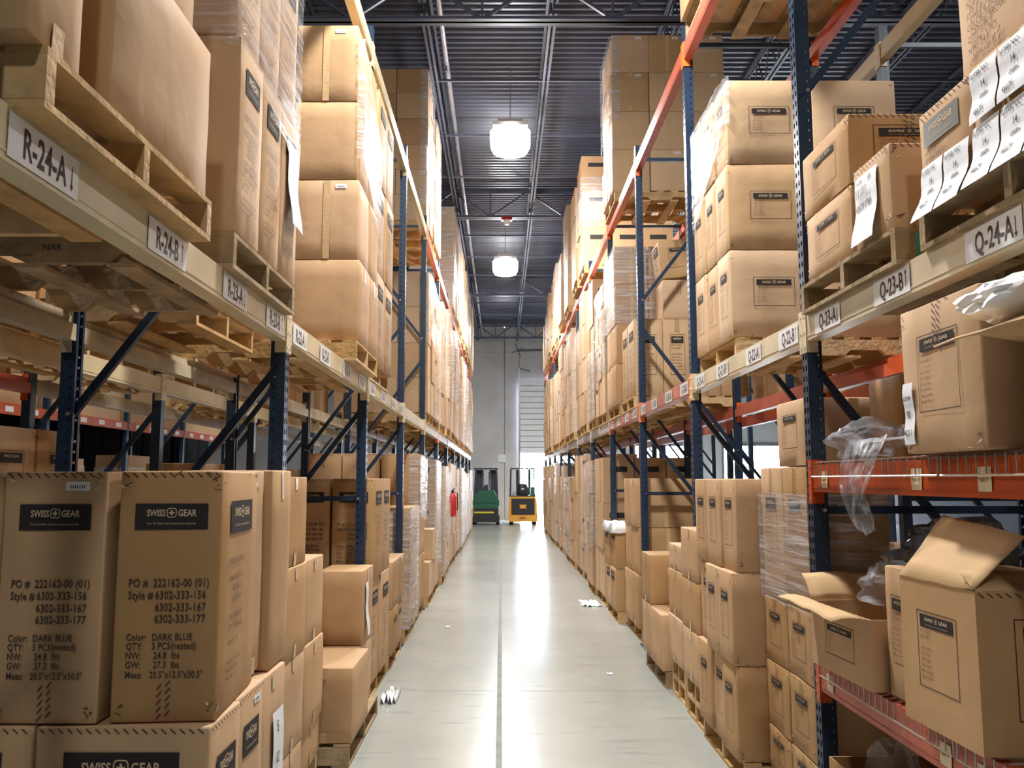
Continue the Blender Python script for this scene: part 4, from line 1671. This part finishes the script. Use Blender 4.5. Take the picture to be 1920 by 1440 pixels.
sheet('clear_bag', hang, 30, 34, 'bag', 'clear plastic bag hanging over the middle red beam', 'plastic bag')
crumple('small_bag', (1.58, 3.72, zB), (.15, .16, .085), 7, 'bag', 'crumpled clear bag at the post on the middle red shelf', amp=.5)
crumple('dark_bag', (1.92, 3.72, zA + .375), (.28, .20, .14), 11, 'bag_dark', 'black plastic bag heaped above the crumpled carton', amp=.45)
crumple('dark_bag', (1.70, 3.66, zA + .275), (.20, .13, .10), 12, 'bag', 'shiny clear bag with dark content over the crumpled carton', amp=.45)
crumple('floor_bag', (1.60, 3.66, .20), (.10, .16, .24), 14, 'bag', 'clear bag poking out of the open carton on the floor', amp=.4)


def white_sheet(u, v):
    x = 1.27 + v * .45 - .06 * u
    y = 1.85 + u * .53
    z = zB + .455 + .03 * math.sin(u * 3.1) + .05 * v
    r = noise.noise(Vector((u * 4, v * 3, 9)))
    r2 = noise.noise(Vector((u * 10, v * 8, 2)))
    return (x + .03 * r, y, z + .04 * r + .012 * r2)


crumple('white_plastic_sheet', (1.42, 2.16, zB + .315), (.22, .29, .075), 31, 'bag_white', 'crumpled white plastic sheet over the box at the right edge', 'plastic sheet', amp=.35)

# ===================== RIGHT, floor
pallet(1.50, 2.5, 4.20, 4.94, 0, 'pallet under the cube-shaped framed-logo boxes at right', True)
G6 = 'cube-shaped boxes beside the first right post'
lv = [.14, .365, .715, 1.06]
for ti in range(3):
    for ci, (a, b) in enumerate(((4.19, 4.56), (4.57, 4.94))):
        h = lv[ti + 1] - lv[ti]
        carton(1.475, 1.98, a, b, lv[ti], lv[ti + 1] - .003, 'cube-shaped framed-logo carton, %s tier, %s of the post' % (('bottom', 'second', 'third')[ti], ('just behind', 'farther behind')[ci]),
               [('L', 'framed_tall'), ('L', 'dash_v'), ('L', 'wear')], G6, (ti + ci) % 3, .01, wear=.006)
for ci, (a, b) in enumerate(((4.19, 4.56), (4.57, 4.94))):
    carton(1.475, 1.86, a, b, 1.062, 1.757, 'wrapped upright logo carton, %s of two, on the cube-shaped boxes' % ('nearer', 'farther')[ci], [('L', 'framed_tall'), ('F', 'framed_tall'), ('L', 'dash_v')], G6, ci, .008, wear=.005)
carton(1.475, 1.95, 4.19, 4.62, 1.759, 2.09, 'single logo carton topping the stretch-wrapped pair beside the post', [('L', 'framed_tall'), ('F', 'tape')], G6, 2, .008, wear=.005)
wrap(1.475, 1.86, 4.19, 4.94, 1.05, 1.62, 'slanting stretch wrap around the upright pair beside the first right post', True, 21, .016, .0)
CNT[('R', 'floor')] = 1
stack('R', 'floor', 1.325, 4.965, [.515, .515, .53], [.325, .325, .34], .40, 2, 'framed2', None, jit=.03, desc='bulging carton with small framed logo')
o = None
stack('R', 'floor', 1.345, 6.0, [.355, .355, .36], [.56], .5, 1, 'plain', None, dbl=True, desc='plain smooth carton')
stack('R', 'floor', 1.36, 6.68, [.355, .355, .2], [.50], .5, 1, 'plain', None, dbl=True, desc='plain smooth carton')
pallet(1.34, 2.5, 7.24, 8.2, 0, 'pallet under the low plain boxes right of the aisle', True)
G7 = 'low plain boxes right of the aisle'
carton(1.31, 1.78, 7.24, 7.74, .14, .59, 'low plain carton behind the double pallet stack on the right', [('F', 'tape')], G7, 0, .006)
o = carton(1.45, 1.85, 7.26, 7.70, .592, .92, 'small carton with paper strip on the low plain box', [('F', 'small')], G7, 1, .006)
paper_on(o, 'L', .4, .44, .328, .1, -.02, .1, .26, amps_of(1, .006), (), .03)
carton(1.31, 1.78, 7.76, 8.2, .14, .60, 'low plain carton, farther of two beside the aisle', [('L', 'tape')], G7, 2, .006)
carton(1.31, 1.78, 7.76, 8.2, .602, 1.03, 'plain carton with a long paper on the farther low box', [('L', 'tape')], G7, 0, .006)
carton(1.86, 2.4, 7.26, 7.74, .14, .62, 'plain carton inwards of the low boxes, right side', [('F', 'small')], G7, 2, .006)
carton(1.86, 2.4, 7.26, 7.74, .622, 1.30, 'tall plain carton with white sticker inwards on the right', [('F', 'small')], G7, 1, .006)
CNT[('R', 'floor')] = 5
stack('R', 'floor', 1.45, 9.25, [.55, .50, .52], [.5, .5], .62, 2, 'plain')
stack('R', 'floor', 1.36, 10.45, [.5, .48], [.5, .5], .45, 2, 'tall')
def cap(x, y, z, sx, sy, sd, where):
    def fn(u, v):
        r = noise.noise(Vector((u * 5 + sd, v * 5, 1)))
        e_ = max(abs(u - .5), abs(v - .5)) * 2
        return (x + (u - .5) * sx, y + (v - .5) * sy, z + .03 + .03 * r - (.10 if e_ > .93 else 0) + .01 * noise.noise(Vector((u * 19, v * 19, sd))))
    sheet('plastic_cover', fn, 18, 18, 'bag_white', 'loose white plastic cover on top of the %s' % where, 'plastic sheet', .001)


cap(1.60, 10.95, 1.13, .58, 1.06, 3, 'low logo stack right of the aisle')
stack('R', 'floor', 1.38, 11.78, [.62, .62, .62], [.34, .34, .34], .42, 3, 'tall')
stack('R', 'floor', 1.36, 12.95, [.45, .45, .45, .5], [.5, .5], .45, 2, 'plain', (.3, 1))
fill('R', 'floor', 5, 40, 2.0, (.75, 1.0), 0)

# ===================== rows behind the racks (seen through them)
for (y, ts) in ((4.3, [.5, .45]), (5.45, [.42]), (6.9, [.5, .5]), (9.4, [.55, .5]), (10.52, [.5]), (12, [.5, .5])):
    stack('LB', 'lower shelf', -2.62, y, ts, [.5, .5], .5, 1, 'plain')
for (y, ts) in ((4.4, [.62, .62, .60]), (5.4, [.6, .55]), (7.6, [.6, .6, .5]), (11.8, [.6, .6, .5])):
    stack('LB', 'floor', -2.63, y, ts, [.5, .5], .5, 1, 'framed')
# rear halves of the left lower shelf: boxes behind the nearest pallets
for (y, n_) in ((4.3, 2),):
    stack('LB', 'lower shelf', -1.52, y, [.48], [.5, .5], .5, 1, 'plain', z0=Z1T)
for (y, ts) in ((4.4, [.6, .5]), (5.45, [.5, .5]), (6.9, [.55, .55, .5]), (9.4, [.5, .5])):
    stack('RB', 'lower shelf', 3.05, y, ts, [.5, .5], .5, 1, 'plain')
for (y, ts) in ((4.4, [.45]), (6.9, [.5, .5]), (9.5, [.5, .5, .5])):
    stack('RB', 'floor', 3.05, y, ts, [.5, .5], .5, 1, 'plain')
M['shade_black'] = mat('shade_backdrop_black', (.02, .02, .025), .95, 0, .3, 6, spec=.05)  # black for added blocks that stand in for the shade behind the third row
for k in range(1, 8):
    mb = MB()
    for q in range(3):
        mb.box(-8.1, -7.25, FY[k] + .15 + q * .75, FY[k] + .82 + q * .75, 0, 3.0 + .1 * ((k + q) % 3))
    o = ob('shade_backdrop', mb.mesh('shade_backdrop', M['shade_black']), label='added dark backdrop standing in for shade behind the far left row, %s bay' % ORD[k], category='backdrop')
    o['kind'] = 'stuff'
# third row across the left aisle: red beams with tags
x3 = -6.1
for k in range(1, 8):
    e = empty('upright_frame', (x3, FY[k], 0), label='blue upright across the far left aisle, %s from the camera' % ORD[k], category='rack frame', group='uprights across the far left aisle')
    ob('post', post_mesh(1, False), e)
    ob('post', post_mesh(-1, False), e, (-1.07, 0, 0))
    if k < 7:
        mb = MB()
        mb.box(-.05, 0, .041, 2.459, 0, .13, M['red'])
        o = ob('shelf_beam', mb.mesh('b'), None, (x3, FY[k], 2.50), label='red tagged beam across the far left aisle, %s bay from the camera' % ORD[k], category='rack beam', group='red tagged beams across the far left aisle')
        for q in range(4):
            t = MB()
            t.box(0, .003, -.09, .09, .03, .10)
            ob('tag', t.mesh('t', M['sticker']), o, (.001, .4 + q * .58, 0))
        for zz, hh in ((0.0, 1.9),):
            y = FY[k] + .2
            mb = MB()
        carton(x3 - .6, x3 - .05, FY[k] + .2, FY[k] + 1.15, 0.02, 1.9 + .1 * (k % 3), 'tall load across the far left aisle, %s from the camera' % ORD[k], [('R', 'tape')], 'loads across the far left aisle', k % 3, .01, 'card2')
        wrap(x3 - .6, x3 - .05, FY[k] + .2, FY[k] + 1.15, .3, 1.9, 'white stretch wrap on the %s load across far left aisle' % ORD[k], True, k)
        carton(x3 - .6, x3 - .05, FY[k] + 1.3, FY[k] + 2.3, 0.02, 1.55 + .15 * (k % 2), 'lower load across the far left aisle, %s from the camera' % ORD[k], [('R', 'framed')], 'loads across the far left aisle', k % 3, .01)
        carton(x3 - 1.0, x3 - .05, FY[k] + .2, FY[k] + 2.3, 2.64, 3.5, 'wide load on the red beams across far left aisle, %s' % ORD[k], [('R', 'tape')], 'loads across the far left aisle', k % 3, .01)

# distant cartons and pallets, too many to pick apart
if FAR.v:
    o = ob('distant_cartons', FAR.mesh('distant_cartons'), label='brown cartons stacked on the farthest pallets on both sides', category='boxes')
    o['kind'] = 'stuff'
if FARP.v:
    o = ob('distant_pallets', FARP.mesh('distant_pallets', M['wood']), label='pallets under the farthest loads on both sides', category='pallets')
    o['kind'] = 'stuff'

# ------------------------------------------------------------------ lamps, pipe, alarm
lampm = MB()
lampm.box(-.27, .27, -.27, .27, .0, .06, M['lampmetal'])
lampm.box(-.20, .20, -.20, .20, .06, .14, M['lampmetal'])
lampm = lampm.mesh('housing')
dif = MB()
dif.tube([(0, 0, -.36), (0, 0, -.34), (0, 0, -.26), (0, 0, -.02), (0, 0, 0)], [.20, .27, .31, .32, .30], None, 24)
dif = dif.mesh('diffuser', M['lampglow'], True)
rod = MB()
rod.cyl((0, 0, .14), (0, 0, Z_CEIL - LZ), .008, None, 6)
rod = rod.mesh('rod', M['pipe'])
for i, (x, y) in enumerate(LAMPS[:2]):
    e = empty('high_bay_lamp', (x, y, LZ), label=('large glowing high bay lamp, the nearer of two over the aisle', 'smaller glowing high bay lamp, the farther of two over the aisle')[i], category='lamp', group='high bay lamps')
    ob('housing', lampm, e)
    ob('diffuser', dif, e, label='glowing white diffuser')
    ob('hanging_rod', rod, e)
mb = MB()
mb.tube([(-.80, -8.9, 7.72), (-.80, Y_WALL - .1, 7.72)], .04, None, 10)
for y in (3, 6, 9, 12, 15, 18, 21, 24, 27, 30, 33):
    mb.tube([(-.80, y, 7.72), (-.80, y, 7.60)], .015, None, 6)
ob('sprinkler_pipe', mb.mesh('pipe', M['pipe'], True), label='grey sprinkler pipe running along the roof left of the lamps', category='pipe')
e = empty('alarm_beacon', (.12, 18.4, 7.28), label='small red and white alarm beacon under the roof truss', category='alarm')
mb = MB()
mb.cyl((0, 0, .05), (0, 0, .11), .12, None, 16)
ob('base', mb.mesh('b', M['ext_red'], True), e)
mb = MB()
mb.cyl((0, 0, -.04), (0, 0, .05), .05, None, 16, .09)
ob('lens', mb.mesh('l', M['paper'], True), e)
mb = MB()
mb.box(-.14, .18, Y_WALL - .08, Y_WALL - .005, 2.42, 2.75, M['paper'])
ob('wall_box', mb.mesh('wall_box'), label='small white box on the concrete wall between the forklifts', category='electrical box')
e = empty('wall_bracket', (.7, Y_WALL, 7.4), label='dark fan-like bracket on the far wall near the roof', category='bracket')
mb = MB()
mb.bar((0, -.35, -.3), (2.2, -.35, -.25), .09, .06)
mb.bar((0, 0, -.3), (0, -.4, -.3), .06, .06)
ob('arm', mb.mesh('arm', M['mast']), e)
mb = MB()
for a in range(4):
    t = a * math.pi / 2 + .4
    mb.bar((0, -.38, -.3), (.3 * math.cos(t), -.38, -.3 + .3 * math.sin(t)), .08, .02)
ob('blades', mb.mesh('blades', M['mast']), e)

# fire extinguisher on the left row
e = empty('fire_extinguisher', (-.93, 16.60, 1.0), label='red fire extinguisher hanging on the left rack post', category='fire extinguisher')
mb = MB()
mb.tube([(0, 0, 0), (0, 0, .03), (0, 0, .36), (0, 0, .42), (0, 0, .45)], [.06, .075, .075, .05, .02], None, 16)
ob('cylinder', mb.mesh('c', M['ext_red'], True), e)
mb = MB()
mb.cyl((0, 0, .45), (0, 0, .50), .025, None, 10)
mb.bar((0, -.02, .50), (.05, -.10, .53), .02, .01)
mb.tube([(.02, 0, .47), (.09, -.02, .44), (.10, -.02, .2), (.09, -.02, .12)], .012, None, 8)
ob('valve_and_hose', mb.mesh('v', M['black'], True), e)
mb = MB()
mb.box(-.10, -.06, -.03, .03, .1, .5)
ob('wall_hook', mb.mesh('h', M['bolt']), e)

# ------------------------------------------------------------------ forklifts
def forklift(x, y, body, label, right):
    e = empty('forklift', (x, y, 0), label=label, category='forklift', group='forklifts at the end of the aisle')
    B = M[body]
    if right:
        # counterweight body with black centre panel
        mb = MB()
        prof = [(-.54, .12), (.54, .12), (.55, .30), (.52, .95), (.47, 1.06), (-.47, 1.06), (-.52, .95), (-.55, .30)]
        n_ = len(prof)
        mb.add([(a, 0, b) for a, b in prof] + [(a * .98, 1.5, b) for a, b in prof], [(i, (i + 1) % n_, n_ + (i + 1) % n_, n_ + i)[::-1] for i in range(n_)] + [tuple(range(n_)), tuple(range(n_, 2 * n_))[::-1]])
        ob('body', mb.mesh('body', B, True, 30), e)
        mb = MB()
        mb.box(-.44, .44, -.02, 0, .38, .99)
        pn = ob('rear_panel', mb.mesh('p', M['black']), e)
        mb = MB()
        mb.add([(-.14, -.024, .62), (.14, -.024, .62), (.10, -.024, .69), (.14, -.024, .76), (-.14, -.024, .76), (-.10, -.024, .69)], [(0, 1, 2, 3, 4, 5)])
        ob('emblem', mb.mesh('e', M['truckorange']), pn, label='small orange emblem')
        mb = MB()
        mb.box(-.13, .10, -.008, 0, .22, .29)
        ob('number_plate', mb.mesh('n', mat('brown_plate', (.25, .1, .03), .5)), e)
        mb = MB()
        mb.box(-.52, .52, .04, 1.3, 1.06, 1.10)
        ob('deck_edge', mb.mesh('d', M['black']), e)
        # seat back and armrest
        mb = MB()
        mb.tube([(0, .45, 1.10), (0, .45, 1.2), (0, .46, 1.40), (0, .48, 1.52), (0, .48, 1.56)], [.22, .24, .23, .17, .05], None, 14)
        st = ob('seat_back', mb.mesh('s', M['seat'], True), e)
        mb = MB()
        mb.box(-.06, .06, .19, .215, 1.33, 1.37)
        ob('seat_badge', mb.mesh('s', M['paper']), st)
        mb = MB()
        mb.box(.30, .46, .4, .8, 1.10, 1.42)
        ob('control_box', mb.mesh('c', M['mastgreen']), e)
        mb = MB()
        mb.tube([(-.40, .35, 1.18), (-.33, .35, 1.24), (-.27, .35, 1.18), (-.33, .35, 1.12)], .018, None, 6, True)
        ob('steering_wheel', mb.mesh('w', M['black'], True), e)
        pr = [(-.49, .1), (.45, .1), (-.45, 1.3), (.45, 1.3)]
        for (a, b) in pr:
            mb = MB()
            mb.bar((a, b, 1.08), (a * .96, b, 2.12), .04, .05)
            ob('guard_post', mb.mesh('g', M['mast']), e)
        for (a, b) in ((-.18, 'mast'), (.30, 'mastgreen')):
            mb = MB()
            mb.box(a - .05, a + .05, 1.55, 1.70, .1, 2.15)
            ob('mast_channel', mb.mesh('m', M[b]), e)
    else:
        mb = MB()
        mb.box(-.47, .47, 0, 1.4, .10, .62)
        ob('base', mb.mesh('b', M['black']), e)
        mb = MB()
        mb.box(-.45, .30, -.01, 0, .44, .50)
        ob('warning_stripe', mb.mesh('b', M['yellow']), e)
        mb = MB()
        prof = [(-.46, .62), (.46, .62), (.50, .78), (.50, .92), (.40, 1.08), (.30, 1.30), (-.30, 1.30), (-.40, 1.08), (-.50, .92), (-.50, .78)]
        n_ = len(prof)
        mb.add([(a, -.03, b) for a, b in prof] + [(a, .6, b) for a, b in prof], [(i, (i + 1) % n_, n_ + (i + 1) % n_, n_ + i)[::-1] for i in range(n_)] + [tuple(range(n_)), tuple(range(n_, 2 * n_))[::-1]])
        ob('cowl', mb.mesh('b', B, True, 30), e)
        mb = MB()
        mb.box(-.50, .50, -.06, -.03, .84, .88)
        ob('rail', mb.mesh('r', B), e)
        for a in (-.44, .44):
            mb = MB()
            mb.bar((a, .05, .9), (a * .9, .05, 2.10), .06, .07)
            ob('guard_post', mb.mesh('g', M['mast']), e)
        for a in (-.27, .27):
            mb = MB()
            mb.box(a - .15, a + .15, .9, 1.05, .3, 2.08)
            ob('mast_channel', mb.mesh('m', M['mast']), e)
        mb = MB()
        mb.tube([(.0, .3, 1.28), (.02, .3, 1.40), (.02, .3, 1.52)], [.12, .11, .04], None, 10)
        ob('seat_back', mb.mesh('s', M['seat'], True), e)
        mb = MB()
        mb.cyl((-.13, .78, 1.2), (-.13, .78, 2.0), .05, None, 8)
        mb.cyl((.12, .78, 1.2), (.12, .78, 2.0), .05, None, 8)
        ob('lift_cylinder', mb.mesh('s', M['bolt'], True), e)
    mb = MB()
    mb.box(-.46, .46, .0, 1.35, 2.10, 2.14)
    for i in range(5):
        mb.box(-.44 + i * .2, -.40 + i * .2, 0, 1.35, 2.14, 2.16)
    ob('overhead_guard', mb.mesh('og', M['mast']), e)
    for a in (-.44, .44):
        for b in (.22, 1.2):
            mb = MB()
            mb.cyl((a - .07, b, .16), (a + .07, b, .16), .16, None, 16)
            ob('wheel', mb.mesh('w', M['rubber'], True), e)
    return e


forklift(.82, 33.1, 'truckorange', 'yellow orange forklift standing beside the open dock door, rear view', True)
forklift(-.58, 33.0, 'green', 'dark green forklift parked beside the concrete wall, left of the other', False)

# ------------------------------------------------------------------ floor litter
def litter(name, x, y, sx, sy, m, label, sd, h=.02):
    def fn(u, v):
        r = noise.noise(Vector((u * 4 + sd, v * 4, sd)))
        return (x + (u - .5) * sx * (1 + .3 * r), y + (v - .5) * sy * (1 + .3 * r), .004 + h * abs(r) * 2)
    sheet(name, fn, 8, 8, m, label, 'litter', .001, None)


litter('plastic_scrap', 1.22, 12.1, .26, .5, 'bag_white', 'white plastic scrap on the floor at the foot of right stacks', 2, .03)
litter('plastic_scrap', -.86, 6.95, .12, .35, 'bag_white', 'clear plastic scrap beside the pallet on the left of the aisle', 4, .06)
litter('paper_bit', -.62, 10.2, .05, .08, 'paper', 'tiny white paper bit on the floor near the left posts', 6, .01)
litter('paper_bit', .95, 7.8, .05, .08, 'paper', 'tiny white paper bit on the floor near the right boxes', 8, .01)
print('cartons', N_CARTON[0], 'objects', len(bpy.data.objects))
